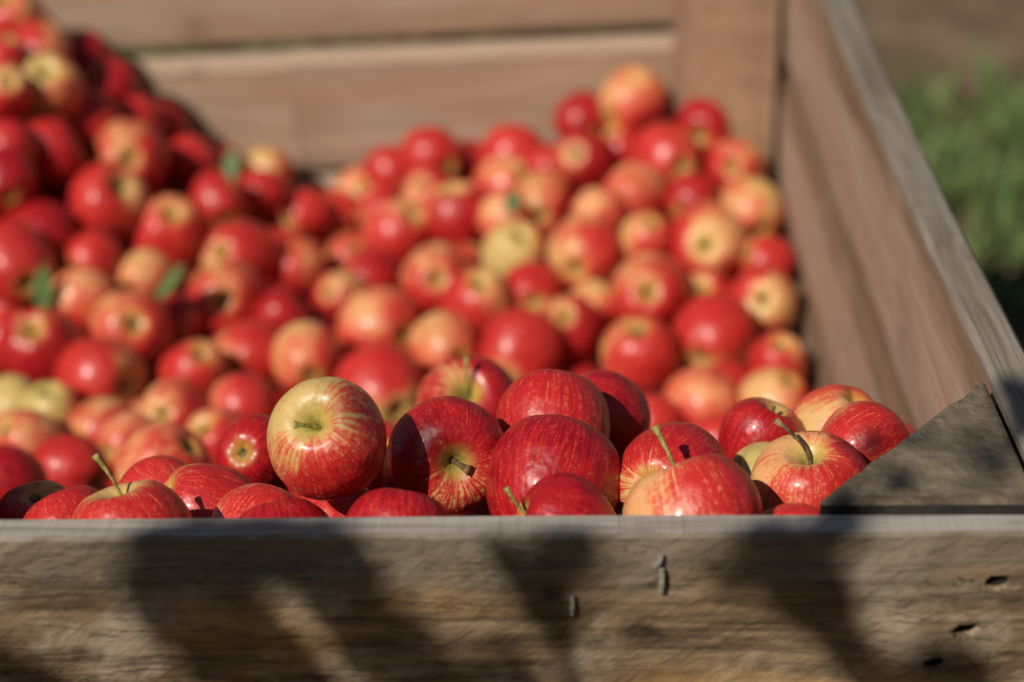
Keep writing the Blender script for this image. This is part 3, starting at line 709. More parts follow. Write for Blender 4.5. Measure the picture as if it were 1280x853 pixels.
HIDDEN = [
 (-0.7812, 0.8093, 0.4339, 0.031, 'Rk', ''),
 (-0.5844, 0.1977, 0.7124, 0.0348, 'r', ''),
 (0.0802, 0.7847, 0.4011, 0.0304, 'ro', ''),
 (-0.7737, 0.9431, 0.5436, 0.0351, 'r', ''),
 (-0.6185, 0.9546, 0.5115, 0.0339, 'o', ''),
 (0.0388, 0.2919, 0.6013, 0.0302, 'o', ''),
 (-0.6775, 0.207, 0.6934, 0.0327, 'o', ''),
 (0.0308, 0.6398, 0.4343, 0.0345, 'r', ''),
 (-0.5833, 0.0865, 0.7699, 0.0357, 'r', ''),
 (-0.8242, 0.989, 0.5919, 0.0316, 'r', ''),
 (0.1772, 0.9715, 0.4338, 0.0316, 'ro', 'red and yellow apple sunk just above the plain bright red round apple'),
 (-0.1414, 0.2516, 0.6385, 0.0306, 'p', 'pinkish peach apple sunk just below the large green-yellow apple'),
 (-0.7233, 1.0137, 0.5973, 0.0344, 'r', ''),
 (0.1857, 0.8043, 0.4121, 0.0304, 'r', 'red apple sunk right of the pinkish peach apple'),
 (-0.6734, 0.9781, 0.552, 0.0319, 'r', ''),
 (-0.4832, 0.1816, 0.7051, 0.0342, 'p', ''),
 (-0.6354, 0.8421, 0.431, 0.0328, 'y', ''),
 (-0.3984, 0.0552, 0.773, 0.0324, 'o', ''),
 (-0.7776, 1.1029, 0.6956, 0.0323, 'p', ''),
 (-0.8349, 0.9155, 0.5045, 0.0351, 'R', ''),
 (-0.6185, 1.0282, 0.5495, 0.0328, 'o', ''),
 (-0.3012, 1.1589, 0.4109, 0.0314, 'o', 'orange-red apple sunk between the apple and the crimson-pink apple'),
 (-0.3199, 0.474, 0.4781, 0.0325, 'Rk', 'dark red apple sunk just above the striped red apple'),
 (0.2395, 0.6172, 0.4211, 0.0344, 'y', ''),
 (-0.1734, 0.6361, 0.4278, 0.0311, 'ro', ''),
 (-0.4083, 0.1812, 0.7137, 0.035, 'r', ''),
 (-0.772, 0.8957, 0.4731, 0.0352, 'y', ''),
 (-0.8192, 1.0249, 0.6476, 0.0358, 'Rk', ''),
 (-0.4778, 0.0464, 0.7633, 0.0321, 'p', ''),
 (0.1922, 1.2557, 0.4623, 0.0308, 'y', 'yellow-orange apple sunk just above the small crimson apple'),
 (-0.1004, 0.2996, 0.615, 0.0316, 'r', 'red apple sunk right of the large green-yellow apple'),
 (-0.433, 1.1424, 0.4632, 0.0306, 'r', 'red apple sunk left of the orange-pink apple'),
 (-0.533, 0.8798, 0.4386, 0.0313, 'r', 'red apple sunk between the crimson apple and the pale green-yellow apple'),
 (-0.6412, 1.0971, 0.6257, 0.0317, 'r', ''),
 (-0.6083, 0.9043, 0.4568, 0.0352, 'ro', ''),
 (-0.7018, 0.8068, 0.4207, 0.0325, 'ro', ''),
 (-0.592, 1.3023, 0.6308, 0.0307, 'ro', 'red and yellow apple sunk between the pinkish red apple and the yellow-orange apple'),
 (0.238, 0.3004, 0.5964, 0.0308, 'p', ''),
 (-0.0075, 0.7482, 0.4051, 0.0311, 'y', ''),
 (-0.0942, 0.6296, 0.4422, 0.0345, 'r', ''),
 (0.0436, 0.2583, 0.6523, 0.0312, 'y', ''),
 (-0.1867, 0.5532, 0.4482, 0.0324, 'r', ''),
 (-0.3355, 0.0425, 0.7572, 0.0354, 'r', ''),
 (0.0007, 0.5511, 0.456, 0.0311, 'r', ''),
 (-0.6691, 1.1768, 0.6781, 0.0352, 'o', ''),
 (-0.829, 0.8467, 0.4666, 0.035, 'o', ''),
 (-0.0546, 0.8006, 0.4086, 0.0311, 'r', ''),
 (-0.045, 0.6898, 0.4194, 0.0322, 'o', ''),
 (-0.522, 0.1163, 0.7557, 0.0348, 'ro', ''),
 (-0.3551, 0.8599, 0.4032, 0.031, 'r', 'red apple sunk left of the red and peach apple'),
 (-0.6734, 0.907, 0.4756, 0.0317, 'R', ''),
 (-0.4507, 0.1091, 0.7607, 0.034, 'r', ''),
 (-0.3926, 1.0103, 0.4283, 0.0317, 'p', 'pinkish peach apple sunk between the dark red apple and the small pale yellow apple'),
 (-0.7109, 1.0673, 0.6534, 0.0353, 'ro', ''),
 (-0.2914, 1.0438, 0.3926, 0.0322, 'r', 'red apple sunk between the dark shaded apple and the large orange apple'),
 (-0.1948, 0.694, 0.4327, 0.0302, 'r', ''),
 (-0.4036, 0.6062, 0.4212, 0.0315, 'o', 'orange-red apple sunk just below the blurred red apple'),
 (-0.4578, 1.0063, 0.4449, 0.0329, 'r', 'red apple sunk just below the small orange-red apple'),
 (-0.2117, 0.7575, 0.4011, 0.0325, 'ro', ''),
 (-0.3653, 0.1296, 0.7356, 0.031, 'r', ''),
 (-0.7165, 1.1334, 0.6831, 0.031, 'o', ''),
 (-0.6347, 0.2404, 0.6474, 0.0323, 'R', ''),
 (-0.1714, 0.3528, 0.5698, 0.0304, 'ro', ''),
 (0.2353, 0.2514, 0.6484, 0.0307, 'r', 'red apple sunk right of the light red mottled apple'),
 (0.2405, 0.8754, 0.4034, 0.0355, 'p', 'pinkish peach apple sunk between the red apple and the flat orange apple'),
 (-0.8309, 1.1043, 0.7416, 0.0343, 'y', ''),
 (-0.6132, 0.1493, 0.7448, 0.0319, 'R', ''),
 (-0.3733, 0.7422, 0.4018, 0.032, 'p', 'pinkish peach apple sunk right of the pale peach apple'),
 (0.2425, 0.4487, 0.5031, 0.0334, 'r', ''),
 (-0.2322, 0.6468, 0.4074, 0.0323, 'R', ''),
 (0.2355, 1.2087, 0.4388, 0.0316, 'r', ''),
 (-0.2275, 0.9254, 0.3958, 0.0305, 'r', 'red apple sunk right of the pale yellow-peach apple'),
 (0.1451, 1.301, 0.4777, 0.0317, 'r', ''),
 (-0.2023, 1.2797, 0.3621, 0.0313, 'r', 'red apple sunk between the small orange apple and the dark crimson hump'),
 (-0.2376, 1.0737, 0.3632, 0.0333, 'R', 'crimson apple sunk just below the pinkish crimson apple'),
 (-0.295, 1.269, 0.3651, 0.0319, 'r', 'red apple sunk between the apple and the small orange apple'),
 (-0.3728, 1.3021, 0.4235, 0.0312, 'o', 'orange-red apple sunk between the rosy apple and the bright red apple'),
 (-0.4204, 1.2382, 0.4323, 0.0305, 'p', 'pinkish peach apple sunk just above the orange-pink apple'),
 (0.1625, 1.1689, 0.4472, 0.0315, 'o', 'orange-red apple sunk just below the small crimson apple'),
 (-0.4345, 0.036, 0.7163, 0.0314, 'o', ''),
 (-0.3657, 1.1567, 0.4071, 0.0335, 'Rk', 'dark red apple sunk between the crimson-pink apple and the large orange apple'),
 (-0.5301, 0.0482, 0.7305, 0.0328, 'ro', ''),
 (-0.45, 0.9545, 0.4028, 0.0314, 'r', 'red apple sunk between the orange apple and the orange-red apple'),
 (-0.4415, 1.0642, 0.4256, 0.0303, 'Rk', 'dark red apple sunk between the small pale yellow apple and the small orange-red apple'),
 (-0.0766, 0.2096, 0.6488, 0.0356, 'p', 'pinkish peach apple sunk just above the wide crimson apple'),
 (-0.0829, 1.0946, 0.4134, 0.0337, 'o', 'orange-red apple sunk between the red apple and the orange-red apple'),
 (-0.3194, 0.9097, 0.3929, 0.031, 'p', 'pinkish peach apple sunk between the bright red apple and the red and peach apple'),
 (-0.4618, 1.2079, 0.4746, 0.0318, 'r', 'red apple wedged left of centre between the orange apple and the orange-red apple'),
 (-0.3296, 0.8105, 0.3716, 0.0311, 'r', 'red apple sunk just above the smooth light orange apple'),
 (-0.5761, 0.8442, 0.3986, 0.0341, 'o', ''),
 (-0.078, 0.9103, 0.3787, 0.0307, 'r', ''),
 (0.2346, 0.7728, 0.3733, 0.0303, 'r', ''),
 (0.2201, 1.011, 0.4036, 0.0339, 'Rk', ''),
 (0.0639, 1.0881, 0.4203, 0.034, 'r', 'red apple sunk just below the large apple'),
 (0.1164, 1.0025, 0.416, 0.0324, 'y', ''),
 (0.0548, 1.2815, 0.4402, 0.0342, 'o', 'orange-red apple sunk just above the pale pink apple'),
 (-0.2736, 1.2029, 0.3758, 0.0318, 'R', 'crimson apple sunk between the apple and the pinkish crimson apple'),
 (-0.1345, 0.8784, 0.3702, 0.0337, 'Rk', 'dark red apple sunk between the orange-red apple and the crimson apple'),
 (-0.4038, 0.9089, 0.386, 0.0358, 'p', 'pinkish peach apple sunk left of the red and peach apple'),
 (0.0383, 0.8752, 0.3779, 0.0321, 'r', 'red apple sunk left of the plain crimson apple'),
 (-0.1882, 0.8512, 0.3862, 0.0301, 'ro', ''),
 (0.0989, 0.2625, 0.6092, 0.0307, 'r', ''),
 (-0.0531, 1.0032, 0.3825, 0.0346, 'ro', 'red and yellow apple sunk between the orange-red apple and the red-orange apple'),
 (-0.0553, 1.1654, 0.3957, 0.0304, 'o', 'orange-red apple sunk between the pale green-yellow apple and the orange-red apple'),
 (-0.6289, 0.0818, 0.7223, 0.0321, 'y', ''),
 (0.2068, 0.9429, 0.3835, 0.0326, 'o', 'orange-red apple sunk just below the plain bright red round apple'),
 (-0.4703, 0.8853, 0.4077, 0.0311, 'ro', 'red and yellow apple sunk between the orange-red apple and the crimson apple'),
 (0.2409, 0.6887, 0.3893, 0.0351, 'o', ''),
 (-0.5502, 0.9428, 0.4366, 0.0301, 'o', 'orange-red apple sunk between the crimson apple and the large rosy apple'),
 (0.1334, 1.0924, 0.4344, 0.03, 'ro', 'red and yellow apple sunk between the yellow-orange apple and the red apple'),
 (0.0065, 1.1276, 0.4192, 0.0305, 'r', 'red apple sunk between the pale green-yellow apple and the rosy red apple'),
 (-0.568, 1.0614, 0.5175, 0.0311, 'r', 'red apple sunk between the dark red apple and the deep crimson glossy apple'),
 (0.2438, 1.0803, 0.428, 0.0322, 'p', 'pinkish peach apple sunk between the red apple and the red apple'),
 (0.0098, 0.8096, 0.3972, 0.0302, 'o', ''),
 (-0.2044, 1.0074, 0.361, 0.0345, 'Rk', 'dark red apple sunk left of the large peach-orange apple'),
 (-0.7423, 0.8531, 0.423, 0.0311, 'r', ''),
 (-0.0011, 0.9388, 0.3809, 0.0356, 'r', 'red apple sunk right of the red-orange apple'),
 (0.2442, 0.3448, 0.5433, 0.0305, 'ro', ''),
 (-0.6483, 1.3099, 0.6605, 0.0352, 'ro', ''),
 (-0.2622, 0.965, 0.3625, 0.0331, 'r', 'red apple sunk left of the pale yellow-peach apple'),
 (-0.731, 0.9963, 0.5327, 0.0342, 'o', ''),
 (-0.6431, 0.153, 0.6905, 0.0313, 'r', ''),
 (-0.3526, 1.2292, 0.3937, 0.0306, 'r', ''),
 (0.1239, 0.8961, 0.4019, 0.0317, 'Rk', 'dark red apple sunk right of the yellow-topped apple'),
 (0.0416, 1.2184, 0.4388, 0.031, 'p', 'pinkish peach apple sunk left of the pale pink apple'),
 (-0.5539, 1.2332, 0.5607, 0.0318, 'r', 'red apple sunk just below the green-yellow apple'),
 (0.1978, 1.1263, 0.4159, 0.0314, 'r', 'red apple sunk just below the large red apple'),
 (-0.6268, 1.2023, 0.6292, 0.0341, 'o', ''),
 (-0.1863, 1.2237, 0.3765, 0.0308, 'o', 'orange-red apple sunk just above the dark crimson hump'),
 (0.1311, 1.2383, 0.453, 0.0332, 'o', ''),
 (-0.6671, 1.0546, 0.5923, 0.0307, 'Rk', ''),
 (-0.0891, 0.836, 0.3759, 0.0303, 'o', ''),
 (-0.1547, 0.7181, 0.3913, 0.0327, 'o', ''),
 (-0.4992, 1.134, 0.485, 0.0301, 'p', 'pinkish peach apple sunk between the orange-red apple and the small orange-red apple'),
 (-0.2399, 1.1493, 0.3516, 0.0308, 'r', 'red apple sunk just below the pinkish crimson apple'),
 (-0.7164, 0.9481, 0.4928, 0.0334, 'o', ''),
 (-0.1131, 0.1667, 0.6917, 0.0303, 'o', 'orange-red apple sunk just below the large green-yellow apple'),
 (-0.608, 1.0917, 0.559, 0.0304, 'o', ''),
 (-0.8343, 1.0824, 0.6735, 0.0315, 'y', ''),
 (-0.5859, 1.0089, 0.4876, 0.0308, 'Rk', 'dark red apple sunk left of the large rosy apple'),
 (-0.0062, 0.1964, 0.6545, 0.0342, 'o', 'orange-red apple sunk left of the big glossy deep red apple'),
 (-0.5451, 0.1443, 0.6929, 0.0341, 'r', ''),
 (-0.2639, 0.8105, 0.3757, 0.0329, 'o', 'orange-red apple sunk just above the plum crimson apple'),
 (-0.1519, 1.3042, 0.3323, 0.0354, 'ro', 'red and yellow apple sunk between the red apple and the orange-red round apple'),
 (-0.4113, 1.2409, 0.3736, 0.032, 'ro', 'red and yellow apple sunk right of the orange-pink apple'),
 (-0.6531, 1.1518, 0.5693, 0.0307, 'Rk', ''),
 (-0.3665, 0.9705, 0.3642, 0.0325, 'r', 'red apple sunk just above the red and peach apple'),
 (-0.6391, 1.048, 0.4918, 0.0341, 'R', ''),
 (-0.7162, 0.9139, 0.4146, 0.0302, 'y', ''),
 (0.0808, 0.1383, 0.6613, 0.0311, 'Rk', 'dark red apple sunk left of the orange and crimson apple'),
 (-0.6026, 0.9066, 0.3816, 0.0321, 'p', ''),
 (-0.347, 1.0816, 0.3673, 0.0333, 'r', 'red apple sunk just below the large orange apple'),
 (0.1576, 0.9642, 0.3432, 0.0302, 'r', 'red apple sunk just above the pinkish peach apple'),
 (-0.4023, 0.7923, 0.3257, 0.0303, 'y', 'yellow-orange apple sunk left of the peach coloured apple'),
 (-0.7639, 1.1891, 0.6838, 0.0304, 'o', ''),
 (0.1688, 0.2152, 0.6337, 0.0338, 'y', ''),
 (-0.8052, 1.0564, 0.5753, 0.032, 'o', ''),
 (0.1153, 1.1469, 0.4043, 0.0338, 'ro', 'red and yellow apple wedged right of centre between the yellow-orange apple and the red apple'),
 (-0.276, 1.2562, 0.3012, 0.033, 'ro', 'red and yellow apple sunk left of the pinkish crimson apple'),
 (0.236, 1.1829, 0.3506, 0.0302, 'y', ''),
 (-0.5418, 0.9449, 0.3715, 0.0308, 'y', 'yellow-orange apple sunk between the crimson apple and the pale green-yellow apple'),
 (-0.1565, 1.1022, 0.3604, 0.0328, 'ro', 'red and yellow apple sunk right of the large peach-orange apple'),
 (0.2266, 0.1633, 0.6589, 0.0313, 'p', 'pinkish peach apple sunk just below the light red mottled apple'),
 (0.1778, 1.0606, 0.3532, 0.031, 'ro', 'red and yellow apple sunk left of the plain bright red round apple'),
 (-0.7009, 1.1121, 0.5782, 0.0338, 'r', ''),
 (-0.5278, 1.0388, 0.4433, 0.0336, 'ro', 'red and yellow apple sunk just below the deep crimson glossy apple'),
 (-0.4845, 1.1143, 0.4283, 0.0317, 'r', 'red apple sunk right of the small orange-red apple'),
 (-0.56, 1.1903, 0.5015, 0.0351, 'ro', 'red and yellow apple sunk between the red apple and the dark red apple'),
 (0.0822, 1.2037, 0.3962, 0.0317, 'o', ''),
 (0.128, 0.9009, 0.3404, 0.0322, 'ro', 'red and yellow apple sunk just above the soft orange apple'),
 (0.0453, 1.0071, 0.3949, 0.0301, 'y', ''),
 (-0.4411, 0.1835, 0.6489, 0.0305, 'r', ''),
 (-0.6208, 0.9676, 0.4365, 0.032, 'ro', ''),
 (0.0216, 1.1558, 0.3617, 0.034, 'p', 'pinkish peach apple sunk right of the rosy red apple'),
 (-0.5768, 0.1858, 0.6361, 0.0353, 'y', ''),
 (-0.2448, 0.8934, 0.3407, 0.0302, 'r', ''),
 (-0.5, 1.2644, 0.4724, 0.0304, 'Rk', ''),
 (-0.6159, 1.2581, 0.5864, 0.0303, 'r', ''),
 (-0.7055, 1.1974, 0.6217, 0.0325, 'ro', ''),
 (-0.7829, 0.9692, 0.4581, 0.0351, 'Rk', ''),
 (-0.7648, 1.0864, 0.6118, 0.0311, 'ro', ''),
 (0.026, 0.9983, 0.3329, 0.0305, 'r', ''),
 (0.235, 0.9899, 0.3255, 0.0355, 'r', ''),
 (-0.0496, 0.1165, 0.6644, 0.0317, 'o', 'orange-red apple sunk right of the wide crimson apple'),
 (-0.8201, 0.9941, 0.5256, 0.0325, 'o', ''),
 (-0.7096, 1.2409, 0.6681, 0.0325, 'o', ''),
 (-0.5458, 1.1036, 0.4699, 0.0301, 'Rk', 'dark red apple sunk just above the deep crimson glossy apple'),
 (-0.6972, 1.0555, 0.5259, 0.0351, 'r', ''),
 (-0.5898, 1.3119, 0.5437, 0.0316, 'r', 'red apple sunk between the green-yellow apple and the shaded apple'),
 (-0.3921, 0.0758, 0.7003, 0.031, 'r', ''),
 (0.1114, 1.0371, 0.3566, 0.0315, 'r', ''),
 (-0.5949, 1.1673, 0.552, 0.0314, 'R', 'crimson apple sunk just above the rosy glossy apple'),
 (0.2388, 1.0521, 0.3519, 0.0326, 'Rk', ''),
 (-0.8341, 1.1496, 0.6813, 0.0333, 'ro', ''),
 (-0.7643, 1.1392, 0.6464, 0.0319, 'r', ''),
 (-0.1366, 0.9872, 0.3821, 0.0311, 'ro', 'red and yellow apple sunk between the large peach-orange apple and the pale orange hump'),
 (-0.6861, 1.001, 0.46, 0.0324, 'ro', ''),
 (0.1384, 1.1029, 0.3665, 0.0302, 'y', ''),
]
KINDS = dict(R=(1.14, .95, .5), r=(.98, .45, .6), o=(.92, .12, .8), p=(1.02, .2, 1.0), y=(.88, .1, .55), g=(.26, .35, .15), m=(.58, .40, .22))
GROUP = 'apples heaped in the wooden crate'
VIEW = Vector((0.027, -.861, 1.276))
def set_skin(o, kind, end, rg):
    c = list(KINDS[kind[0]]); pt = .35; pb = .30
    t = kind[1:]
    if kind == 'yr': c = [1.05, .4, .5]; pt, pb = (1.0, .2) if end == 's' else (.3, 1.1)
    elif t == 'o': c = [.90, .32, .6]
    elif t == 'y': c = [.98, .6, .4]; pb = .7
    elif t == 'k': c[0] += .2; c[1] = 1.1
    elif t == 'p': c = [.70, .95, .95]
    elif t == 's': pt = .32
    if kind == 'ro' and end == 's': pt = .5
    if kind == 'ro' and end == 'c': pb = .75
    if kind == 'm': pt = .2; pb = -.35
    if kind[0] in 'pyg': pt = pb = .15
    o['cover'] = c[0]+rg.uniform(-.06, .06); o['dark'] = max(0, c[1]+rg.uniform(-.08, .08)); o['ground'] = min(1, max(0, c[2]+rg.uniform(-.15, .15)))
    o['pale_top'] = pt; o['pale_bottom'] = pb; o['seed'] = rg.uniform(0, 90)
SIDES = {6: RIGHT-UP*.3, 3: UP-RIGHT*.4, 7: RIGHT-UP*.5, 9: RIGHT+UP*.4, 5: UP+RIGHT*.5}
def orient(ax, loc, kind, rg, i=-1):
    """matrix: local z = stem axis, local x (blushed side) toward the viewer's side for red kinds and away for pale ones"""
    z = Vector(ax).normalized(); tv = (VIEW-Vector(loc)).normalized()
    side = (-tv*.35+Vector((rg.uniform(-.3,.8), rg.uniform(-.3,.3), -.9+rg.uniform(-.3,.3)))) if kind[0] in 'pyg' else (tv+Vector((rg.uniform(-.8, .8), rg.uniform(-.4, .4), rg.uniform(-.8, .8))))
    if kind == 'm': side = Vector((.5, -.3, -.8))
    if i in SIDES: side = SIDES[i]
    if kind == 'Rp': side = Vector((.3, -.2, -.9))
    x = side-z*side.dot(z)
    if x.length < .05: x = z.orthogonal()
    x.normalize(); y = z.cross(x)
    return Matrix((x, y, z)).transposed()
SPECIAL_STEM = {0: (.36, .062, (-.62, -.1)), 1: (.52, .062, (.25, -.12)), 6: (1.12, .042, (-.06, 0)), 7: (1.15, .038, (-.30, .02)), 13: (.85, .045, (.1, .25)), 19: (1.15, .042, (-.14, 0)), 28: (.85, .04, (.0, .42))}
for i, (x, y, z, r_, ax, ay, az, kind, end, label) in enumerate(APPLES):
    rg = random.Random(100+i)
    t = empty('apple', (x, y, z)); t.empty_display_size = r_
    t.rotation_mode = 'QUATERNION'; t.rotation_quaternion = orient((ax, ay, az), (x, y, z), kind, rg, i).to_quaternion()
    k_ = 1.0 if y < .24 else 1.05
    t.scale = (r_*k_*rg.uniform(.96, 1.03), r_*k_*rg.uniform(.96, 1.03), r_*k_*.98)
    tag(t, label, 'apple', GROUP)
    me = BODIES[(i*5+3) % len(BODIES)]
    b = obj('body', me, t); set_skin(b, kind, end, rg)
    if i in SPECIAL_STEM:
        L_, th, bn = SPECIAL_STEM[i]; bw = t.rotation_quaternion.to_matrix().transposed() @ (RIGHT*bn[0]+UP*bn[1]); bn = (bw.x, bw.y); sm = stem_mesh(500+i, L_, M_STEMB if i in (1, 7) else M_STEM, th, bn)
    else: sm = STEMS[rg.randrange(6)]
    s_ = obj('stem', sm, t); s_.location = (0, 0, me['ztop']-.03); s_.rotation_euler = (0, 0, rg.uniform(0, 6.28) if i not in SPECIAL_STEM else 0)
    c_ = obj('calyx', CALYX, t); c_.location = (0, 0, me['zbot']+.02); c_.rotation_euler = (0, 0, rg.uniform(0, 6))
for i, (x, y, z, r_, kind, label) in enumerate(HIDDEN):
    rg = random.Random(900+i)
    o = obj('apple', BODIES[rg.randrange(len(BODIES))]); o.location = (x, y, z); o.scale = (r_*1.04,)*3
    ax = Vector((rg.uniform(-1, 1), rg.uniform(-1, 1), rg.uniform(-1, 1)))
    o.rotation_mode = 'QUATERNION'; o.rotation_quaternion = orient(ax, (x, y, z), kind, rg).to_quaternion()
    set_skin(o, kind, 'n', rg)
    tag(o, label or 'apple lying deeper in the heap, mostly covered by the apples around it', 'apple', GROUP)

# ------------------------------------------------------------------ loose leaves among the apples
def leaf_mesh(L, W, curl, fold, seed=0):
    n = 12; v = []; f = []
    for i in range(n+1):
        t = i/n; wv = W*.5*(math.sin(math.pi*t**.85)**.8 if 0 < t < 1 else 0)
        zc = curl*L*t*t
        for k in (-1, -.5, 0, .5, 1):
            v.append((k*wv*(1+.06*math.sin(i*2.3)*(abs(k) == 1)), t*L, zc+fold*abs(k)*wv+.0004*math.sin(i*1.7+k)))
    for i in range(n):
        for k in range(4):
            a = i*5+k; f.append((a, a+1, a+6, a+5))
    return mesh('blade', v, f, M_LEAF)
def leaf(loc, rot, L, W, label, curl=.3, fold=.35):
    t = empty('leaf', loc); t.rotation_euler = rot; tag(t, label, 'leaf')
    b = obj('blade', leaf_mesh(L, W, curl, fold), t)
    md = b.modifiers.new('thickness', 'SOLIDIFY'); md.thickness = .0004
    v_, f_ = tube([(0, -.012, .001), (0, 0, 0), (0, L*.5, curl*L*.25-.0004), (0, L*.96, curl*L*.92)], [.0011, .0009, .0006, .0003], 6)
    obj('midrib', mesh('midrib', v_, f_, M_STEM), t)
leaf((-0.4969, 0.8782, 0.4698), (R(72), R(8), R(-14)), .052, .022, 'green leaf standing upright between the large rosy apple and the pale dusty pink one', .2, .5)
leaf((-0.388, 0.8946, 0.4739), (R(38), R(15), R(-72)), .055, .026, 'dark green leaf lying above the orange apple with the pale yellow patch', .25, .3)
leaf((-0.0327, 1.0717, 0.4966), (R(60), R(20), R(-40)), .028, .020, 'small bright green leaf scrap beside the peach apple in mid pile', .2, .3)
leaf((-0.3426, 1.1458, 0.5081), (R(55), R(-10), R(-20)), .036, .022, 'pale green leaf at the foot of the left slope by the back boards', .2, .4)
# ------------------------------------------------------------------ young apple tree behind the camera: its stems and leaves shade the front board
def at_shadow(px, py, t, dz=0):
    """point above the spot (x, z) of the front board along the direction to the sun"""
    return Vector((px, -.02, py+dz))+SUN*t
def smooth(pts, rads, n=6):
    P = [Vector(p) for p in pts]; o_ = []; r_ = []
    for i in range(len(P)-1):
        p0, p1, p2, p3 = P[max(i-1, 0)], P[i], P[i+1], P[min(i+2, len(P)-1)]
        for k in range(n):
            t = k/n
            o_.append(.5*((2*p1)+(-p0+p2)*t+(2*p0-5*p1+4*p2-p3)*t*t+(-p0+3*p1-3*p2+p3)*t**3)); r_.append(rads[i]*(1-t)+rads[i+1]*t)
    o_.append(P[-1]); r_.append(rads[-1]); return o_, r_
tree = empty('young_apple_tree', (-1.15, -1.8, -.05))
tag(tree, 'young leafy apple tree with leaning stems standing before the crate', 'tree')
def tpart(name, me):
    o = bpy.data.objects.new(name, me); COL.objects.link(o); o.parent = tree; o.location = -tree.location; return o
P_, R_ = smooth([(-1.15, -1.8, -.06), (-1.12, -1.68, .35), (-1.04, -1.52, .8), (-.96, -1.42, 1.2)], [.04, .034, .03, .027])
v_, f_ = tube(P_, R_, 12); tpart('trunk', mesh('trunk', v_, f_, M_BARK))
fork = Vector((-.96, -1.42, 1.2))
def px(x, y): return ((x-640)/2424, .76-(y-668)*.0005)
STEMPATHS = [
    ([(610, 1030), (520, 860), (462, 778), (425, 725), (392, 690)], [.013, .0115, .011, .010, .006], 1.50),
    ([(430, 1030), (335, 870), (268, 790), (225, 735), (200, 692)], [.019, .017, .017, .013, .007], 1.62),
    ([(760, 1040), (716, 880), (696, 790), (684, 712), (688, 684)], [.005, .005, .006, .008, .004], 1.45),
    ([(1230, 1010), (1112, 870), (1052, 790), (1000, 722), (975, 680)], [.015, .0125, .014, .016, .012], 1.55),
]
for pts, rads, t in STEMPATHS:
    Q = [fork]+[at_shadow(*px(*p), 1.35*t) for p in pts]
    P_, R_ = smooth(Q, [.022]+rads); v_, f_ = tube(P_, R_, 10); tpart('stem', mesh('stem', v_, f_, M_BARK))
LEAFPTS = []
rgl = random.Random(4)
def cluster(cx, cy, rx, ry, n, t, size=.05):
    for _ in range(n):
        a = rgl.uniform(0, 6.28); q = math.sqrt(rgl.random())
        X, Z = px(cx+rx*q*math.cos(a), cy+ry*q*math.sin(a))
        LEAFPTS.append((at_shadow(X, Z, 1.35*t+rgl.uniform(-.2, .2)), size*rgl.uniform(.7, 1.15)))
cluster(300, 682, 128, 26, 120, 1.5, .036)
cluster(215, 742, 56, 42, 50, 1.6, .036)
cluster(290, 810, 62, 45, 40, 1.6, .036)
cluster(425, 745, 34, 50, 34, 1.5, .034)
cluster(470, 800, 40, 40, 18, 1.5, .034)
cluster(700, 690, 32, 18, 22, 1.45, .028)
cluster(680, 728, 22, 34, 20, 1.45, .028)
cluster(698, 768, 18, 16, 9, 1.45, .028)
cluster(640, 700, 22, 12, 5, 1.5, .028)
cluster(640, 850, 26, 26, 9, 1.5, .034)
cluster(962, 682, 36, 24, 30, 1.55, .03)
cluster(1003, 722, 38, 30, 30, 1.55, .03)
cluster(1030, 762, 26, 26, 14, 1.55, .03)
cluster(1025, 655, 26, 10, 10, 1.5, .028)
cluster(915, 720, 22, 20, 5, 1.6, .03)
cluster(5, 850, 44, 28, 16, 1.5, .034)
for _ in range(7): LEAFPTS.append((Vector((rgl.uniform(.17, .26), rgl.uniform(.02, .12), .762))+SUN*rgl.uniform(1.9, 2.6), .03))
for _ in range(16): LEAFPTS.append((Vector((.297+rgl.uniform(-.012, .012), .115+rgl.uniform(-.03, .03), .76))+SUN*rgl.uniform(1.9, 2.2), .035))
for _ in range(4): LEAFPTS.append((Vector((-.082+rgl.uniform(-.012, .012), .062+rgl.uniform(-.012, .012), .79))+SUN*rgl.uniform(3.2, 3.5), .026))
for _ in range(3): LEAFPTS.append((Vector((.172+rgl.uniform(-.01, .01), .006+rgl.uniform(-.005, .012), .762))+SUN*rgl.uniform(1.9, 2.2), .026))

def leaves_mesh(pts):
    v = []; f = []
    for p, L in pts:
        nrm = (SUN+Vector((rgl.uniform(-.7, .7), rgl.uniform(-.7, .7), rgl.uniform(-.7, .7)))).normalized()
        u = nrm.orthogonal().normalized(); u.rotate(Matrix.Rotation(rgl.uniform(0, 6.28), 3, nrm)); w_ = nrm.cross(u); i = len(v)
        for k, (a, b) in enumerate(((-.5, 0), (-.25, .22), (.1, .27), (.35, .15), (.5, 0), (.35, -.15), (.1, -.27), (-.25, -.22))):
            v.append(p+u*a*L+w_*b*L+nrm*abs(b)*L*.3)
        v.append(p+u*.1*L); 
        f += [(i+k, i+(k+1) % 8, i+8) for k in range(8)]
    return mesh('foliage', v, f, M_LEAF, False)
fo = tpart('foliage', leaves_mesh(LEAFPTS)); fo['kind'] = 'stuff'

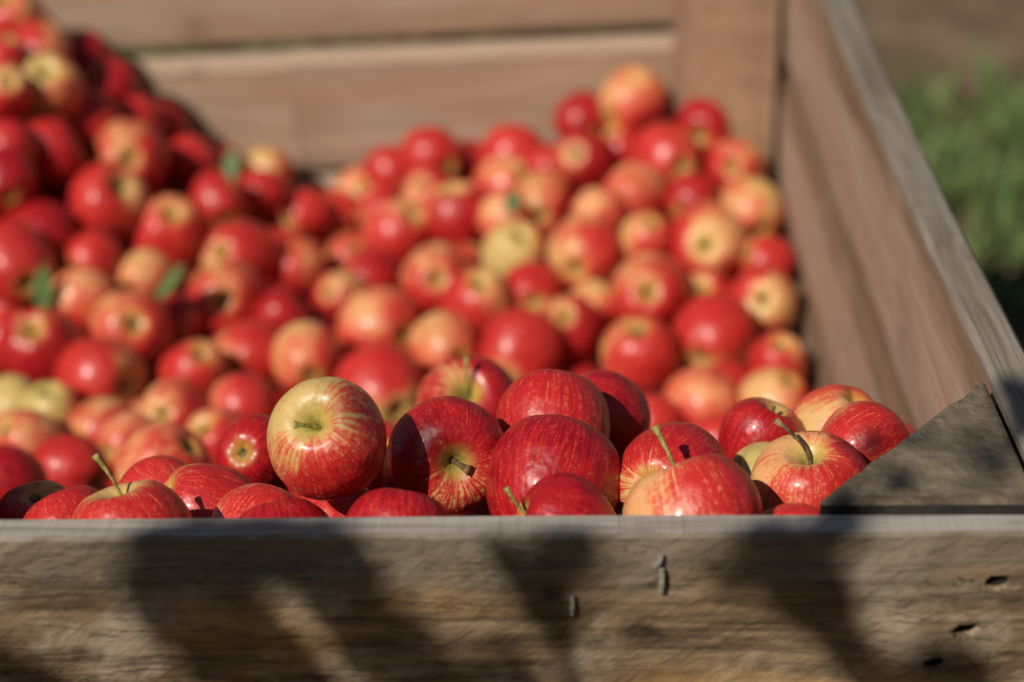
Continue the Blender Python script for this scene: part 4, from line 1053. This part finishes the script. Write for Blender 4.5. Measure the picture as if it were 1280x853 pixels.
# ------------------------------------------------------------------ unseen tree rows, added to close off the low sky
def sky_block_tree_meshes(seed):
    rg = random.Random(seed); bv, bf = [], []; ends = []
    def add(pts, rads, n=8):
        P_, R_ = smooth(pts, rads, 4); v_, f_ = tube(P_, R_, n)
        bf.extend([tuple(i+len(bv) for i in q) for q in f_]); bv.extend(v_)
    add([(0, 0, -.1), (.03, .02, .5), (.0, .05, 1.1), (.05, 0, 1.7)], [.11, .09, .08, .06])
    for k in range(9):
        a = k*2.4+rg.uniform(-.3, .3); z0 = .75+.12*k; r_ = rg.uniform(.9, 1.45)*(1-.04*k)
        p1 = Vector((math.cos(a)*r_*.5, math.sin(a)*r_*.5, z0+rg.uniform(.3, .6))); p2 = Vector((math.cos(a)*r_, math.sin(a)*r_, z0+rg.uniform(.7, 1.4)))
        add([(0.02, 0.02, z0), p1, p2], [.045, .03, .012]); ends += [p1, (p1+p2)/2, p2, p2*.8+Vector((0, 0, .4))]
    ends += [Vector((rg.uniform(-.5, .5), rg.uniform(-.5, .5), rg.uniform(2.2, 3.1))) for _ in range(8)]
    lv, lf = [], []
    for _ in range(6500):
        c = ends[rg.randrange(len(ends))]; d_ = Vector((rg.gauss(0, .27), rg.gauss(0, .27), rg.gauss(0, .24)))
        p = c+d_; u = Vector((rg.uniform(-1, 1), rg.uniform(-1, 1), rg.uniform(-.8, .5))).normalized(); w_ = u.orthogonal().normalized(); L = rg.uniform(.05, .09)
        i = len(lv); lv.extend([p-u*L, p+w_*L*.5, p+u*L, p-w_*L*.5]); lf.append((i, i+1, i+2, i+3))
    return mesh('trunk', bv, bf, M_BARK), mesh('crown', lv, lf, M_LEAF, False)
OT = [sky_block_tree_meshes(s_) for s_ in (61, 62)]
def sky_block_tree(x, y, k, label):
    t = empty('sky_block_tree', (x, y, -.05)); t.rotation_euler = (0, 0, k*1.7); t.scale = (1.25, 1.25, 1.12+.05*(k % 3))
    tag(t, label, 'tree', 'unseen trees added around the crate to block low sky')
    obj('trunk', OT[k % 2][0], t); obj('crown', OT[k % 2][1], t)['kind'] = 'stuff'
for k in range(7): sky_block_tree(-8.4+k*2.5, -5.9+.3*math.sin(k*2), k, 'leafy tree added in an unseen row behind the camera, dimming the front board')
for k in range(6): sky_block_tree(-7+k*2.7, 9.5+.3*math.sin(k*3), k+7, 'leafy tree added in an unseen far row, blocking low sky beyond the crate')
